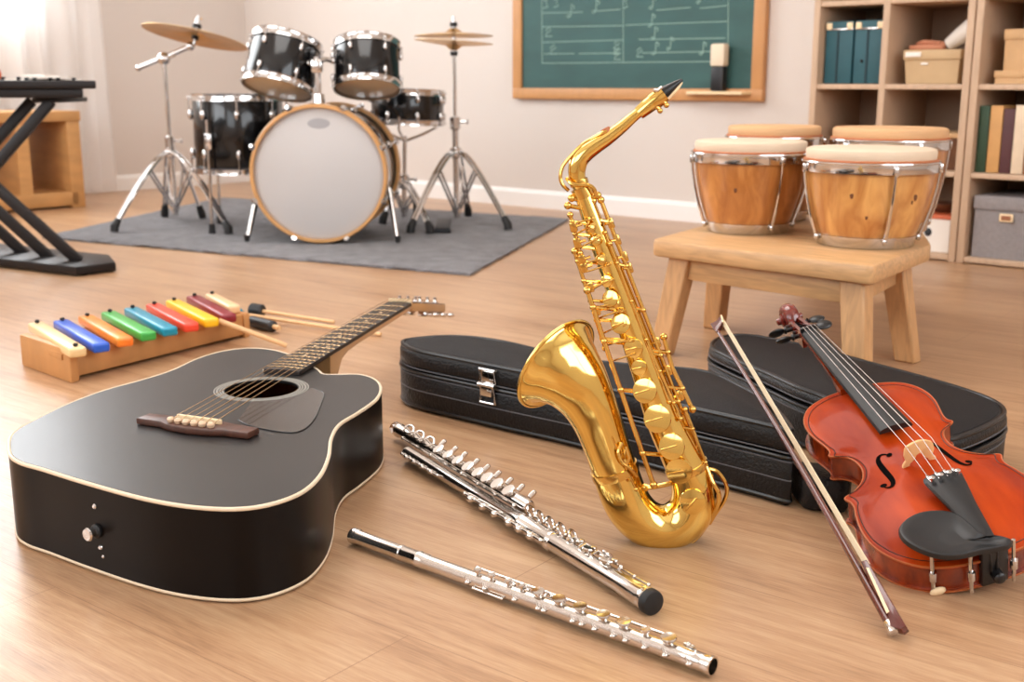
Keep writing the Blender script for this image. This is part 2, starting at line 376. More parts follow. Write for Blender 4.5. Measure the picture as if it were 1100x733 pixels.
# sheer curtain before the left window
mb = MB(); cols = 150; n0, n1 = 0.93, 3.05; vs = []; fs = []
for j in range(3):
    z = (0.012, 1.1, 2.3)[j]
    for i in range(cols + 1):
        t = i / cols; a = t * 2 * PI * 17
        w = 0.028 * math.sin(a + 0.6 * math.sin(a * 0.37)) + 0.012 * math.sin(a * 0.31 + 1)
        vs.append(ROOM @ V((UL + 0.085 + w * (1.0 if j < 2 else 0.7), n0 + (n1 - n0) * t + 0.05 * (1 - z / 2.3) * (-1 if t < 0.02 else 0), z)))
for j in range(2):
    for i in range(cols): b = j * (cols + 1) + i; fs.append((b, b + 1, b + cols + 2, b + cols + 1))
mb.add(vs, fs)
tag(mb.build('sheer_curtain', 'sheer'), 'white sheer curtain hanging in folds before the bright window on the left', 'curtain')
rod = MB(); cyl(rod, ROOM @ V((UL + 0.09, 0.8, 2.32)), ROOM @ V((UL + 0.09, 3.2, 2.32)), 0.012)
for nn in (0.95, 3.05): cyl(rod, ROOM @ V((UL, nn, 2.32)), ROOM @ V((UL + 0.09, nn, 2.32)), 0.008)
tag(rod.build('curtain_rod', 'chrome'), 'metal curtain rod above the left window carrying the sheer curtain', 'curtain rod')
# rug
ra, rb, rc = P(505, 297, 0), P(611, 237, 0), P(46, 256.5, 0)
rd = P(237, 214, 0)
def rug_mesh():
    nu, nv = 90, 60; vs = []; fs = []
    rnd = random.Random(3)
    def pt(s, t): return (rc * (1 - s) + ra * s) * (1 - t) + (rd * (1 - s) + rb * s) * t
    for k, z in ((0, 0.0), (1, 0.012)):
        for j in range(nv + 1):
            for i in range(nu + 1):
                s, t = i / nu, j / nv; p = pt(s, t); e = min(s * nu, (1 - s) * nu, t * nv, (1 - t) * nv)
                zz = 0.001 if k == 0 else (0.012 if e >= 1 else 0.008) + rnd.uniform(-0.0012, 0.0012)
                vs.append((p.x + (rnd.uniform(-.004, .004) if e < 1 else 0), p.y + (rnd.uniform(-.004, .004) if e < 1 else 0), zz))
    q = (nu + 1) * (nv + 1)
    for k in (0, 1):
        for j in range(nv):
            for i in range(nu):
                a = k * q + j * (nu + 1) + i; f = (a, a + 1, a + nu + 2, a + nu + 1); fs.append(f if k else f[::-1])
    loop = [i for i in range(nu + 1)] + [j * (nu + 1) + nu for j in range(1, nv + 1)] + [nv * (nu + 1) + i for i in range(nu - 1, -1, -1)] + [j * (nu + 1) for j in range(nv - 1, 0, -1)]
    for a, b in zip(loop, loop[1:] + loop[:1]): fs.append((a, b, q + b, q + a))
    return vs, fs
tag(MB().add(*rug_mesh()).build('rug', 'rug', sharp=60), 'grey short pile rug on the wood floor under the drum kit', 'rug')
RUGZ = 0.0125
# ------------------------------------------------------------------ bookshelves
SHF = [0.0, 0.259, 0.519, 0.777, 1.036, 1.295]; TK = 0.016; DEP = 0.36
def bookshelf(u0, u1, div, label):
    g = thing('bookshelf', label, 'bookshelf', mtx=ROOM @ Matrix.Translation((u0, 0.02, 0)), group='open bookshelves against the back wall')
    w = u1 - u0; d = DEP - 0.02
    for x in (0.011, w - 0.011): MB().box((x, d / 2, 0.665), (0.022, d, 1.33), None, 0.002).build('side_panel', 'pale_pine', g)
    MB().box((div - u0, d / 2, 0.665), (0.022, d - 0.004, 1.29), None, 0.002).build('divider', 'pale_pine', g)
    for i, z in enumerate(SHF): MB().box((w / 2, d / 2 - 0.001, z + TK / 2 + (0.004 if i == 0 else 0)), (w - 0.045, d - 0.004, TK), None, 0.0015).build('shelf', 'pale_pine', g)
    MB().box((w / 2, 0.006, 0.66), (w - 0.02, 0.01, 1.3)).build('back_panel', 'shelf_back', g)
    return g
bookshelf(0.643, 1.162, 0.888, 'pale wood cube bookshelf beside the chalkboard, holding the teal box files')
bookshelf(1.166, 1.72, 1.44, 'pale wood cube bookshelf holding the books and the grey cloth box')
FN = DEP                                    # front plane of the shelves
def sh(px, py, n=FN - 0.03):
    q = PL(px, py, R3(0, n), N); l = ROOM.inverted() @ q; return l.x, l.z
Z2 = SHF[2] + TK + 0.001; Z1 = SHF[1] + TK + 0.001; Z0 = TK + 0.005
# two teal box files
for i, (u0, u1) in enumerate(((0.671, 0.766), (0.772, 0.868))):
    g = thing('box_file', ('teal card box file with metal corners, left of the pair, next to the shelf side', 'teal card box file with a small dark button, right of the pair, by the divider')[i], 'box file',
              mtx=ROOM @ Matrix.Translation((u0, 0.09, Z2)), group='teal box files on the bookshelf')
    w = u1 - u0; h = 0.196; d = 0.235
    MB().box((w / 2, d / 2, h / 2), (w, d, h), None, 0.004).build('body', 'teal_card', g)
    MB().box((w * 0.47, d + 0.0005, h * 0.43), (0.006, 0.003, h * 0.84)).build('groove', 'teal_dark', g)
    MB().box((w / 2, d + 0.001, h * 0.87), (w, 0.005, 0.005), None, 0.001).build('lid_edge', 'chrome', g)
    for x in (0.012, w - 0.012): MB().box((x, d + 0.001, h * 0.92), (0.02, 0.008, 0.022), None, 0.005).build('metal_corner', 'bone', g)
    if i: MB().sphere((w * 0.3, d + 0.003, h * 0.36), 0.005).build('button', 'rubber', g)
def lid_box(name, label, cat, u0, u1, n1, z, h, mb_, lid, taper=0.93, d=0.22, group=None, lid_h=0.03, lidmat=None):
    g = thing(name, label, cat, mtx=ROOM @ Matrix.Translation(((u0 + u1) / 2, n1 - d / 2, z)), group=group)
    w = u1 - u0; hb = h - lid_h * 0.7
    vs = []
    for zz, k in ((0, taper), (hb, 0.985)):
        for sx, sy in ((-1, -1), (1, -1), (1, 1), (-1, 1)): vs.append((sx * w / 2 * k * 0.97, sy * d / 2 * k * 0.97, zz))
    MB().add(vs, [(0, 3, 2, 1), (4, 5, 6, 7), (0, 1, 5, 4), (1, 2, 6, 5), (2, 3, 7, 6), (3, 0, 4, 7)]).build('body', mb_, g, sharp=20)
    MB().box((0, 0, h - lid_h / 2), (w, d, lid_h), None, 0.003).build('lid', lidmat or mb_, g)
    return g, w, d
u0, _ = sh(970, 70); u1, _ = sh(1032, 70)
g, w, d = lid_box('storage_box', 'beige lidded card storage box under a folded cloth and a paper roll', 'storage box', u0, u1, 0.335, Z2, 0.102, 'beige_card', True, 0.92)
MB().box((-w * 0.32, d / 2 + 0.001, 0.088), (0.05, 0.003, 0.014), None, 0.001).build('label_holder', 'paper', g)
MB().box((-w * 0.12, d / 2 * 0.97, 0.06), (0.022, 0.003, 0.006), None, 0.001).build('handle_slot', 'paper', g)
uc = (u0 + u1) / 2
mb = MB(); random.seed(11)
pts = catmull([(0.055 * math.cos(a) * (1 + .2 * math.sin(3 * a)), 0.04 * math.sin(a)) for a in [2 * PI * i / 10 for i in range(10)]], 4)
mb.prism([(p[0], p[1]) for p in [V((q[0], q[1])) for q in [(x.x, x.y) for x in [V((p[0], p[1])) for p in pts]]]], 0, 0.016, None, 0.006)
mb.tube(catmull([(-.04, -.01, .018), (-.01, .012, .024), (.03, .0, .02), (.05, .02, .018)], 6, False), [0.008] * 19, 8)
c_ = mb.build('folded_cloth', 'peach'); c_.matrix_world = ROOM @ Matrix.Translation((uc - 0.05, 0.24, Z2 + 0.1025)); tag(c_, 'small folded peach cloth lying on the beige lidded box', 'cloth')
mb = MB(); T = align((0, 0, 0.028), (0.75, 0.15, 0.5))
mb.lathe([(0.010, -0.05), (0.020, -0.045), (0.026, 0.0), (0.030, 0.05), (0.024, 0.052), (0.012, -0.03)], 18, T, cap=False)
c_ = mb.build('paper_roll', 'paper'); c_.matrix_world = ROOM @ Matrix.Translation((uc + 0.050, 0.245, Z2 + 0.116)); tag(c_, 'rolled white paper bag lying tilted on the beige lidded box', 'paper')
# tan box standing on a flat box
fb, fw, fd = lid_box('flat_box', 'shallow tan card box underneath the taller tan box on the upper shelf', 'box', 1.222, 1.40, 0.335, Z2, 0.038, 'tan_card', True, 1.0, 0.22, lid_h=0.02)
lid_box('tall_box', 'taller tan lidded card box standing on the shallow box, upper shelf at the frame edge', 'box', 1.238, 1.39, 0.325, Z2 + 0.038, 0.118, 'tan_card', True, 0.97, 0.19)
# basket in the middle row
ub0, _ = sh(974, 150); ub1, _ = sh(1030, 150)
g = thing('serving_tray', 'brown deep tray with a tan rim on the shelf behind the bongos', 'tray', mtx=ROOM @ Matrix.Translation(((ub0 + ub1) / 2, 0.21, Z1)))
w = (ub1 - ub0) * 0.9
vs = []
for zz, k in ((0, 0.8), (0.10, 1.0), (0.10, 0.93), (0.012, 0.74)):
    for sx, sy in ((-1, -1), (1, -1), (1, 1), (-1, 1)): vs.append((sx * w / 2 * k, sy * 0.1 * k, zz))
MB().add(vs, [(0, 3, 2, 1), (0, 1, 5, 4), (1, 2, 6, 5), (2, 3, 7, 6), (3, 0, 4, 7), (4, 5, 9, 8), (5, 6, 10, 9), (6, 7, 11, 10), (7, 4, 8, 11), (8, 9, 13, 12), (9, 10, 14, 13), (10, 11, 15, 14), (11, 8, 12, 15), (12, 13, 14, 15)]).build('body', 'brown', g, sharp=20)
mb = MB()
mb.tube([(-w / 2, -.1, .105), (w / 2, -.1, .105), (w / 2, .1, .105), (-w / 2, .1, .105)], 0.008, 8, closed=True); mb.build('rim', 'tan_card', g)
g = thing('shallow_dish', 'brown shallow dish on the shelf below the teal box files', 'dish', mtx=ROOM @ Matrix.Translation((0.765, 0.24, Z1)))
MB().lathe([(0.03, 0), (0.045, 0.004), (0.07, 0.10), (0.075, 0.12), (0.069, 0.118), (0.04, 0.012), (0.0, 0.008)], 28).build('bowl', 'brown', g)
MB().tube([(0.073 * math.cos(2 * PI * i / 28), 0.073 * math.sin(2 * PI * i / 28), 0.12) for i in range(28)], 0.004, 8, closed=True).build('rim', 'peach', g)
# books
def book(u, w, h, d, cov, label, tilt=0.0):
    g = thing('book', label, 'book', mtx=ROOM @ Matrix.Translation((u, 0.335 - d, Z1 + 0.0005)) @ Matrix.Rotation(tilt, 4, 'Y'), group='upright books on the bookshelf')
    m_ = MB().box((0.0015, d / 2, h / 2), (0.003, d, h), None, 0.0008); m_.box((w - 0.0015, d / 2, h / 2), (0.003, d, h), None, 0.0008); m_.box((w / 2, d - 0.002, h / 2), (w, 0.005, h), None, 0.0015)
    m_.build('cover', cov, g)
    MB().box((w / 2, d / 2 - 0.004, h / 2), (w - 0.006, d - 0.014, h - 0.008)).build('page_block', 'paper', g)
    return g
bx = sh(1050, 150, 0.335)[0]
for w, h, cov, lab in ((0.030, 0.196, 'book_green', 'dark green book, first in the row beside the shelf side'), (0.036, 0.197, 'book_tan', 'tan book standing between the green and the maroon book'),
                       (0.031, 0.188, 'book_maroon', 'dark maroon book standing between the tan and the cream book'), (0.034, 0.199, 'book_cream', 'cream spined book beside the maroon book'),
                       (0.030, 0.19, 'book_brown', 'light brown book at the far end of the book row')):
    book(bx, w, h, 0.15, cov, lab); bx += w + 0.0025
# grey cloth box
ug0 = sh(1042, 260)[0]
g, w, d = lid_box('cloth_box', 'grey cloth storage box with a leather label on the bottom shelf', 'storage box', ug0 + 0.006, ug0 + 0.232, 0.345, Z0, 0.186, 'grey_cloth', True, 0.99, 0.26, lid_h=0.04)
ul = sh(1082, 244)[0] - (ug0 + 0.119)
MB().box((ul, d / 2 + 0.001, 0.125), (0.040, 0.005, 0.024), None, 0.004).build('label_holder', 'bone', g)
MB().box((ul, d / 2 + 0.0035, 0.125), (0.028, 0.003, 0.014), None, 0.002).build('label', 'leather', g)
# pale box with orange lid
uo0 = sh(984, 260)[0]; uo1 = sh(1018, 260)[0]
g, w, d = lid_box('organizer_box', 'pale grey box with an orange lid on the bottom shelf behind the stool', 'box', uo0 - 0.02, uo1, 0.32, Z0, 0.115, 'paper', True, 0.99, 0.22, lid_h=0.012, lidmat='orange')
MB().sphere((-0.01, d / 2 * 0.97, 0.06), 0.012, sc=(1, .25, 1.1)).build('finger_hole', 'grip', g)
g = thing('bowl', 'dark brown bowl on the orange lid, bottom shelf behind the stool', 'bowl', mtx=ROOM @ Matrix.Translation(((uo0 + uo1) / 2 - 0.015, 0.22, Z0 + 0.115)))
MB().lathe([(0.016, 0), (0.022, 0.002), (0.042, 0.024), (0.044, 0.030), (0.040, 0.028), (0.020, 0.006), (0, 0.005)], 24).build('body', 'brown', g)
g2 = MB().tube([(0.043 * math.cos(2 * PI * i / 24), 0.043 * math.sin(2 * PI * i / 24), 0.03) for i in range(24)], 0.002, 6, closed=True).build('rim', 'rosewood', g)
# ------------------------------------------------------------------ chalkboard
BU0, BU1, BZ0, BZ1 = -0.962, 0.276, 0.471, 1.33; FW = 0.05
g = thing('chalkboard', 'green chalkboard in a wood frame with faint chalk staves on the back wall', 'chalkboard', mtx=ROOM @ Matrix.Translation((0, 0, 0)))
MB().box(((BU0 + BU1) / 2, 0.012, (BZ0 + BZ1) / 2), (BU1 - BU0 - 0.02, 0.014, BZ1 - BZ0 - 0.02)).build('board', 'chalk_green', g)
for (a, b, c, d) in ((BU0, BU1, BZ0, BZ0 + 0.046), (BU0, BU1, BZ1 - 0.046, BZ1)): MB().box(((a + b) / 2, 0.016, (c + d) / 2), (b - a, 0.03, d - c), None, 0.004).build('frame_rail', 'frame_wood', g)
for (a, b) in ((BU0, BU0 + 0.05), (BU1 - 0.05, BU1)): MB().box(((a + b) / 2, 0.016, (BZ0 + BZ1) / 2), (b - a, 0.029, BZ1 - BZ0 - 0.09), None, 0.004).build('frame_stile', 'frame_wood', g)
def bd(px, py):
    l = ROOM.inverted() @ PL(px, py, R3(0, 0.0195), N); return V((l.x, 0.0195, l.z))
ch = MB()
def chalk(pts, r=0.0022): ch.tube([bd(*p) for p in pts], r, 6)
for a, b in (((582, -6), (582.5, 68)), ((669.5, -8), (669.6, 68)), ((763.5 + 19, -10), (782, 64)), ((582, 68), (782, 66)), ((584, 58), (617, 57.5)), ((622, 57.6), (667, 57)), ((690, 57), (779, 55)),
             ((583, 45.5), (669, 43)), ((686, 42.5), (779, 41)), ((582, 29), (669, 27.6)), ((672, 27), (781, 23)), ((583, 14), (626, 13)), ((640, 12), (667, 10)), ((705, 11), (742, 8)), ((752, 9), (781, 6)), ((584, -4), (780, -9))): chalk([a, b], 0.0018)
for x, y in ((586, 4), (597, 3), (671.5, 4)): chalk([(x - 2, y - 3), (x + 2, y - 4), (x + 1, y), (x + 3, y + 3), (x - 2, y + 5)])
for x, y in ((612, 17), (639, 12), (700, 8), (751, 2), (699, 27), (754, 57), (703, 57), (719, 52), (702, 41)):
    chalk([(x + 2, y - 12), (x + 1, y), (x - 1, y + 2), (x - 3, y + 1), (x - 2, y - 1), (x + 1, y)]); chalk([(x + 2, y - 12), (x + 5, y - 10), (x + 4, y - 7)])
for x, y in ((594, 52), (662, 52), (687, 55), (663, 47), (663, 58), (589, 33)): chalk([(x - 3, y), (x + 1, y - 4), (x + 3, y - 1), (x - 2, y + 3), (x - 3, y + 6), (x + 4, y + 6)])
ch.build('chalk_notation', 'chalk', g)
tr0 = ROOM.inverted() @ PL(733, 98, R3(0, 0.06), N); tr1 = ROOM.inverted() @ PL(803, 99, R3(0, 0.06), N); TRZ = tr0.z
MB().prism([(tr0.x, 0.03), (tr1.x, 0.03), (tr1.x - 0.01, 0.085), (tr0.x + 0.03, 0.08)], TRZ - 0.012, TRZ, None, 0.003).build('chalk_tray', 'bone', g)
e0 = ROOM.inverted() @ PL(772, 96, R3(0, 0.055), N)
g = thing('board_eraser', 'black and cream board eraser standing upright on the chalk tray', 'eraser', mtx=ROOM @ Matrix.Translation((e0.x, 0.057, TRZ + 0.0008)))
MB().box((0, 0, 0.046), (0.056, 0.036, 0.092), None, 0.008).build('handle', 'black_plain', g)
MB().box((0, 0, 0.132), (0.060, 0.04, 0.082), None, 0.007).build('felt_pad', 'felt', g)
# ------------------------------------------------------------------ open wooden cube bench by the left wall
BUF = -2.356
def lw(px, py):
    l = ROOM.inverted() @ PL(px, py, R3(BUF, 0), U); return l.y, l.z
bn0 = lw(92.5, 222)[0]; bz = lw(84, 119)[1]; bn1 = bn0 + 1.25; bd_ = 0.40
g = thing('cube_bench', 'honey coloured wooden open cube bench behind the keyboard stand', 'bench', mtx=ROOM @ Matrix.Translation((BUF - bd_ / 2, (bn0 + bn1) / 2, 0)))
hl = (bn1 - bn0) / 2
MB().box((0, 0, bz - 0.022), (bd_ + 0.01, 2 * hl + 0.01, 0.044), None, 0.004).build('top_panel', 'honey_pine', g)
MB().box((0, 0, 0.04), (bd_, 2 * hl - 0.06, 0.06), None, 0.003).build('bottom_panel', 'honey_pine', g)
for y in (-hl + 0.03, hl - 0.03): MB().box((0, y, (bz - 0.044) / 2), (bd_, 0.06, bz - 0.044), None, 0.003).build('side_panel', 'honey_pine', g)
dv = lw(26, 170)[0] - (bn0 + bn1) / 2
for y in (dv, dv + 0.42): MB().box((0, y, (bz - 0.044 + 0.07) / 2), (bd_ - 0.004, 0.055, bz - 0.044 - 0.07)).build('divider', 'honey_pine', g)
# ------------------------------------------------------------------ keyboard on a stand
KY = 3.42
kr = PY(103, 90, KY); kz1 = PY(60, 86.5, KY).z; kz0 = PY(60, 105, KY).z; kzm = PY(60, 95.5, KY).z
KL = 0.95
g = thing('electronic_keyboard', 'dark electronic keyboard resting on the black X stand', 'keyboard', mtx=Matrix.Translation((kr.x, KY, kz0)) @ Matrix.Rotation(0.345, 4, 'Z') @ Matrix.Translation((-KL / 2, 0.14, 0)))
MB().box((-0.0, 0, kz1 - kz0 - (kz1 - kzm) / 2), (KL, 0.28, kz1 - kzm), None, 0.004).build('top_case', 'key_black', g)
MB().box((-0.012, 0.0, (kzm - kz0) / 2), (KL - 0.05, 0.26, kzm - kz0), None, 0.004).build('base_case', 'key_black', g)
mb = MB()
for i in range(40): mb.box((-KL / 2 + 0.05 + i * 0.0218, 0.075, kz1 - kz0 + 0.002), (0.0205, 0.11, 0.006), None, 0.001)
mb.build('white_keys', 'paper', g)
mb = MB()
for i in range(39):
    if i % 7 not in (2, 6): mb.box((-KL / 2 + 0.061 + i * 0.0218, 0.052, kz1 - kz0 + 0.006), (0.011, 0.066, 0.01), None, 0.001)
mb.build('black_keys', 'black_plain', g)
s0 = PY(22, 85, KY + .03); s1 = PY(72, 85, KY + .03)
mb = MB(); mb.box((0, 0, 0.002), (s1.x - s0.x, 0.09, 0.003), Matrix.Rotation(0.1, 4, 'Z')); mb.box((-0.03, 0, 0.006), ((s1.x - s0.x) * 0.6, 0.08, 0.003), Matrix.Rotation(-0.15, 4, 'Z') @ Matrix.Rotation(0.03, 4, 'Y'))
o = mb.build('sheet_music', 'paper'); o.location = ((s0.x + s1.x) / 2, KY + 0.07, kz1 + 0.0075); tag(o, 'loose white sheets lying on top of the keyboard', 'sheet music')
q = PY(-2, 80, KY + .1); mb = MB(); mb.lathe([(0.018, 0), (0.024, 0.004), (0.026, 0.018), (0.022, 0.03), (0.010, 0.036), (0.008, 0.040)], 20)
o = mb.build('orange_lid', 'orange'); o.location = (q.x, KY + 0.06, kz1 + 0.0005); tag(o, 'small orange round tub on the keyboard at the frame edge', 'tub')
# stand
fp = [P(-150, 270), P(82, 298), P(125, 292.5), P(118, 284), P(-120, 258)]
g = thing('keyboard_stand', 'black double braced X stand carrying the keyboard', 'keyboard stand', (fp[1].x, fp[1].y, 0))
loc = lambda p: V(p) - V((fp[1].x, fp[1].y, 0))
MB().prism([tuple(loc(p))[:2] for p in fp], 0.004, 0.030, None, 0.004).build('foot_bar', 'stand_black', g)
mb = MB()
for p in (fp[1] * .85 + fp[3] * .15, fp[0] * .9 + fp[3] * .1): q = loc(p * 0.97 + fp[3] * 0.03); mb.lathe([(0.014, 0.0), (0.014, 0.006)], 16, Matrix.Translation((q.x, q.y, 0)))
mb.build('rubber_foot', 'rubber', g)
def flatbar(a, b, w, t):
    a, b = loc(a), loc(b); d = (b - a); T = align((a + b) / 2, d, (0, 1, 0)); return MB().box((0, 0, 0), (t, w, d.length), T, 0.003)
for y, (x0, y0, x1, y1) in ((KY - 0.03, (85, 281, -60, 151)), (KY + 0.05, (58, 281, -85, 151)), (KY + 0.14, (31, 277, -108, 150))):
    flatbar(PY(x0, y0, y - 0.02), PY(x1, y1, y), 0.030, 0.022).build('lower_arm', 'stand_black', g)
for y, (x0, y0, x1, y1) in ((KY + 0.015, (55, 108.6, -92, 279)), (KY + 0.10, (34, 108.6, -112, 272))):
    flatbar(PY(x0, y0, y), PY(x1, y1, y - 0.01), 0.030, 0.022).build('upper_arm', 'stand_black', g)
a = PY(-12, 193, KY - 0.045); b = PY(-12, 193, KY + 0.15); mb = MB(); cyl(mb, loc(a), loc(b), 0.02, 16); mb.build('pivot_bolt', 'rubber', g)
a = PY(45, 105, KY + 0.0); mb = MB(); mb.box(loc(V((a.x, KY + 0.14, kz0 - 0.008))), (0.07, 0.26, 0.014), None, 0.003); mb.build('rest_bar', 'stand_black', g)
# ------------------------------------------------------------------ drums
def tension(g, R, L, n, ph, hoopz, lug_r=0.010, hoop_w=0.012, double=True, rodmat='chrome', size=1.0):
    for i in range(n):
        a = ph + 2 * PI * i / n; d = V((math.cos(a), math.sin(a), 0))
        for zl, zh in hoopz:
            lg = MB(); lg.sphere(d * (R + 0.004 * size) + V((0, 0, zl)), lug_r * size, 12, (1, 1, 1.9), None); lo = lg.build('lug', 'chrome', g)
            rd_ = MB(); cyl(rd_, d * (R + 0.009 * size) + V((0, 0, zl)), d * (R + 0.009 * size) + V((0, 0, zh)), 0.0028 * size, 8)
            rd_.sphere(d * (R + 0.009 * size) + V((0, 0, zh)), 0.006 * size, 8); rd_.build('tension_rod', 'chrome', g)
def tom_drum(name, label, mtx, R, L, n=6, ph=0.3, bot='head_clear', group=None):
    g = thing(name, label, 'drum', mtx=mtx, group=group)
    MB().lathe([(R * 0.965, 0.004), (R * 0.98, 0.008), (R * 0.98, L - 0.008), (R * 0.965, L - 0.004)], 56, None, cap=False).build('shell', 'black_drum', g)
    for z0, z1, nm in ((-0.006, 0.016, 'bottom_hoop'), (L - 0.016, L + 0.008, 'top_hoop')):
        MB().ring([(R * 0.985, z0), (R * 1.02, z0), (R * 1.015, z0 + 0.004), (R * 1.012, z1 - 0.004), (R * 1.03, z1), (R * 0.985, z1)], 56).build(nm, 'chrome', g)
    MB().lathe([(0, L - 0.001), (R * 0.9, L - 0.001), (R * 0.975, L - 0.004), (R * 0.99, L - 0.008)], 56, None, cap=False).build('batter_head', 'drumhead', g)
    MB().lathe([(0, 0.001), (R * 0.9, 0.001), (R * 0.975, 0.004), (R * 0.99, 0.008)], 56, None, cap=False).build('resonant_head', bot, g)
    tension(g, R, L, n, ph, ((L * 0.24, 0.004), (L * 0.76, L - 0.004)), 0.010, size=R / 0.16)
    return g
kb = P(345, 261.5, RUGZ); KYD = kb.y
KC = PY(343, 187, KYD); KR = KC.z - RUGZ - 0.0022
KD = 0.36
KM = align(KC, (0.02, 1, 0), (1, 0, 0))     # local z = away from the viewer along the drum
g = thing('bass_drum', 'black bass drum with a white front head and natural wood hoop on the grey rug', 'drum', mtx=KM)
MB().lathe([(KR * 0.93, 0.01), (KR * 0.935, 0.014), (KR * 0.935, KD - 0.014), (KR * 0.93, KD - 0.01)], 72, None, cap=False).build('shell', 'black_drum', g)
for z0, z1 in ((-0.022, 0.024), (KD - 0.024, KD + 0.022)):
    MB().ring([(KR * 0.945, z0), (KR * 0.985, z0), (KR, z0 + 0.006), (KR, z1 - 0.006), (KR * 0.985, z1), (KR * 0.945, z1)], 80).build('hoop', 'hoop_wood', g)
MB().lathe([(0, -0.006), (KR * 0.90, -0.006), (KR * 0.945, -0.002), (KR * 0.95, 0.004)], 72, None, cap=False).build('front_head', 'drumhead', g)
MB().lathe([(0, KD + 0.006), (KR * 0.90, KD + 0.006), (KR * 0.95, KD - 0.004)], 72, None, cap=False).build('batter_head', 'drumhead', g)
mb = MB(); mb.sphere((0.005, 0, -0.0065), 0.05, 20, (0.75, 0.34, 0.004), Matrix.Translation((-0.0, -KR * 0.72, 0))); mb.build('head_badge', 'badge', g)
for i in range(8):
    a = PI / 8 + 2 * PI * i / 8; d = V((math.cos(a), math.sin(a), 0))
    for z0, s in ((-0.026, 1), (KD + 0.026, -1)):
        cl = MB(); cl.box(d * (KR * 1.005) + V((0, 0, z0 + s * 0.02)), (0.014, 0.026, 0.05), align((0, 0, 0), (0, 0, 1), d), 0.004) if False else cl.tube([d * (KR * 0.99) + V((0, 0, z0)), d * (KR * 1.015) + V((0, 0, z0 + s * 0.006)), d * (KR * 1.012) + V((0, 0, z0 + s * 0.05))], [0.009, 0.011, 0.007], 8)
        cl.build('claw', 'chrome', g)
        rd_ = MB(); cyl(rd_, d * (KR * 1.0) + V((0, 0, z0 + s * 0.05)), d * (KR * 0.99) + V((0, 0, z0 + s * 0.13)), 0.003, 8); rd_.build('tension_rod', 'chrome', g)
        lg = MB(); lg.sphere(d * (KR * 0.955) + V((0, 0, z0 + s * 0.135)), 0.012, 12, (1, 1, 2)); lg.build('lug', 'chrome', g)
Ki = KM.inverted()
def kl(p): return Ki @ V(p)
for (x0, y0, x1, y1, yy) in ((274, 221, 265.5, 259, KYD + 0.09), (418, 203, 427.5, 260, KYD + 0.10)):
    p0 = PY(x0, y0, yy); p1 = P(x1, y1, RUGZ + 0.006)
    mb = MB(); mb.tube([kl(p0), kl(p0 * .3 + p1 * .7), kl(p1)], [0.010, 0.008, 0.007], 10); sp = mb.build('spur', 'chrome', g)
    mb = MB(); mb.tube([kl(p1 + V((0, 0, 0.02))), kl(p1)], [0.011, 0.008], 10); mb.build('rubber_tip', 'rubber', sp)
top = KC + V((0.0, 0.075, KR * 0.935)); top.x = PY(341.5, 100, top.y).x
mb = MB(); mb.lathe([(0.040, -0.004), (0.040, 0.010), (0.022, 0.016), (0.020, 0.045)], 20, Ki @ Matrix.Translation(top)); cyl(mb, kl(top), kl(top + V((0, 0, 0.165))), 0.011, 14); mb.box((0, 0, 0), (0.036, 0.03, 0.045), Ki @ Matrix.Translation(top + V((0, 0, 0.135))), 0.006)
mb.build('tom_mount', 'chrome', g)
YT = KYD + 0.20
def axis_tom(bx, by, tx, ty, wpx, lean, name, label, ph):
    B = PY(bx, by, YT - 0.05); k = mpp(B); d2 = V(((tx - bx), 0, -(ty - by))).normalized()
    ax = (d2 * math.cos(lean) + V((0, 1, 0)) * math.sin(lean)).normalized()
    R = wpx / 2 * k; L = math.hypot(tx - bx, ty - by) * k / math.cos(lean)
    g = tom_drum(name, label, align(B, ax, (1, 0, 0)), R, L, 6, ph, group='mounted toms above the bass drum'); return g, B, ax, R, L
t1, B1, A1, R1, L1 = axis_tom(298, 95, 307, 46.5, 75, 0.33, 'tom_drum', 'black tom on the bass drum, tilted beside the crash cymbal', 0.15)
t2, B2, A2, R2, L2 = axis_tom(394.5, 95, 393.5, 50, 71, 0.33, 'tom_drum', 'black tom on the bass drum, upright above the snare side', 0.15)
for B_, A_, R_, L_, sx in ((B1, A1, R1, L1, 1), (B2, A2, R2, L2, -1)):
    mid = B_ + A_ * (L_ * 0.5); hub = top + V((0.0, 0, 0.135)); d = (hub - mid); d = d - A_ * d.dot(A_); e = mid + d.normalized() * (R_ + 0.012)
    mb = MB(); mb.tube([kl(hub + V((0, 0, 0.01))), kl(hub * .5 + e * .5 + V((0, 0, 0.015))), kl(e)], 0.009, 10)
    mb.sphere(kl(e), 0.011, 12); mb.build('tom_arm', 'chrome', g)
# floor tom
YF = KYD + 0.42
fb_ = PY(259, 183, YF); kf = mpp(fb_)
FR = 48 * kf; FL = 78 * kf
ft = tom_drum('floor_tom', 'large black floor tom standing behind the bass drum on three legs', Matrix.Translation(fb_), FR, FL, 8, 0.2, 'drumhead')
for a in (-2.0, 0.2, 2.3):
    d = V((math.cos(a), math.sin(a), 0)) * (FR + 0.014)
    mb = MB(); mb.tube([d + V((0, 0, FL * 0.7)), d + V((0, 0, 0.0)), d * 1.02 + V((0, 0, -fb_.z + RUGZ + 0.03))], 0.006, 10); lg = mb.build('leg', 'chrome', ft)
    mb = MB(); mb.tube([d * 1.02 + V((0, 0, -fb_.z + RUGZ + 0.035)), d * 1.02 + V((0, 0, -fb_.z + RUGZ + 0.001))], [0.011, 0.013], 12); mb.build('rubber_foot', 'rubber', lg)
    mb = MB(); mb.box(d * 0.98 + V((0, 0, FL * 0.42)), (0.026, 0.026, 0.06), None, 0.006); mb.build('leg_bracket', 'chrome', ft)
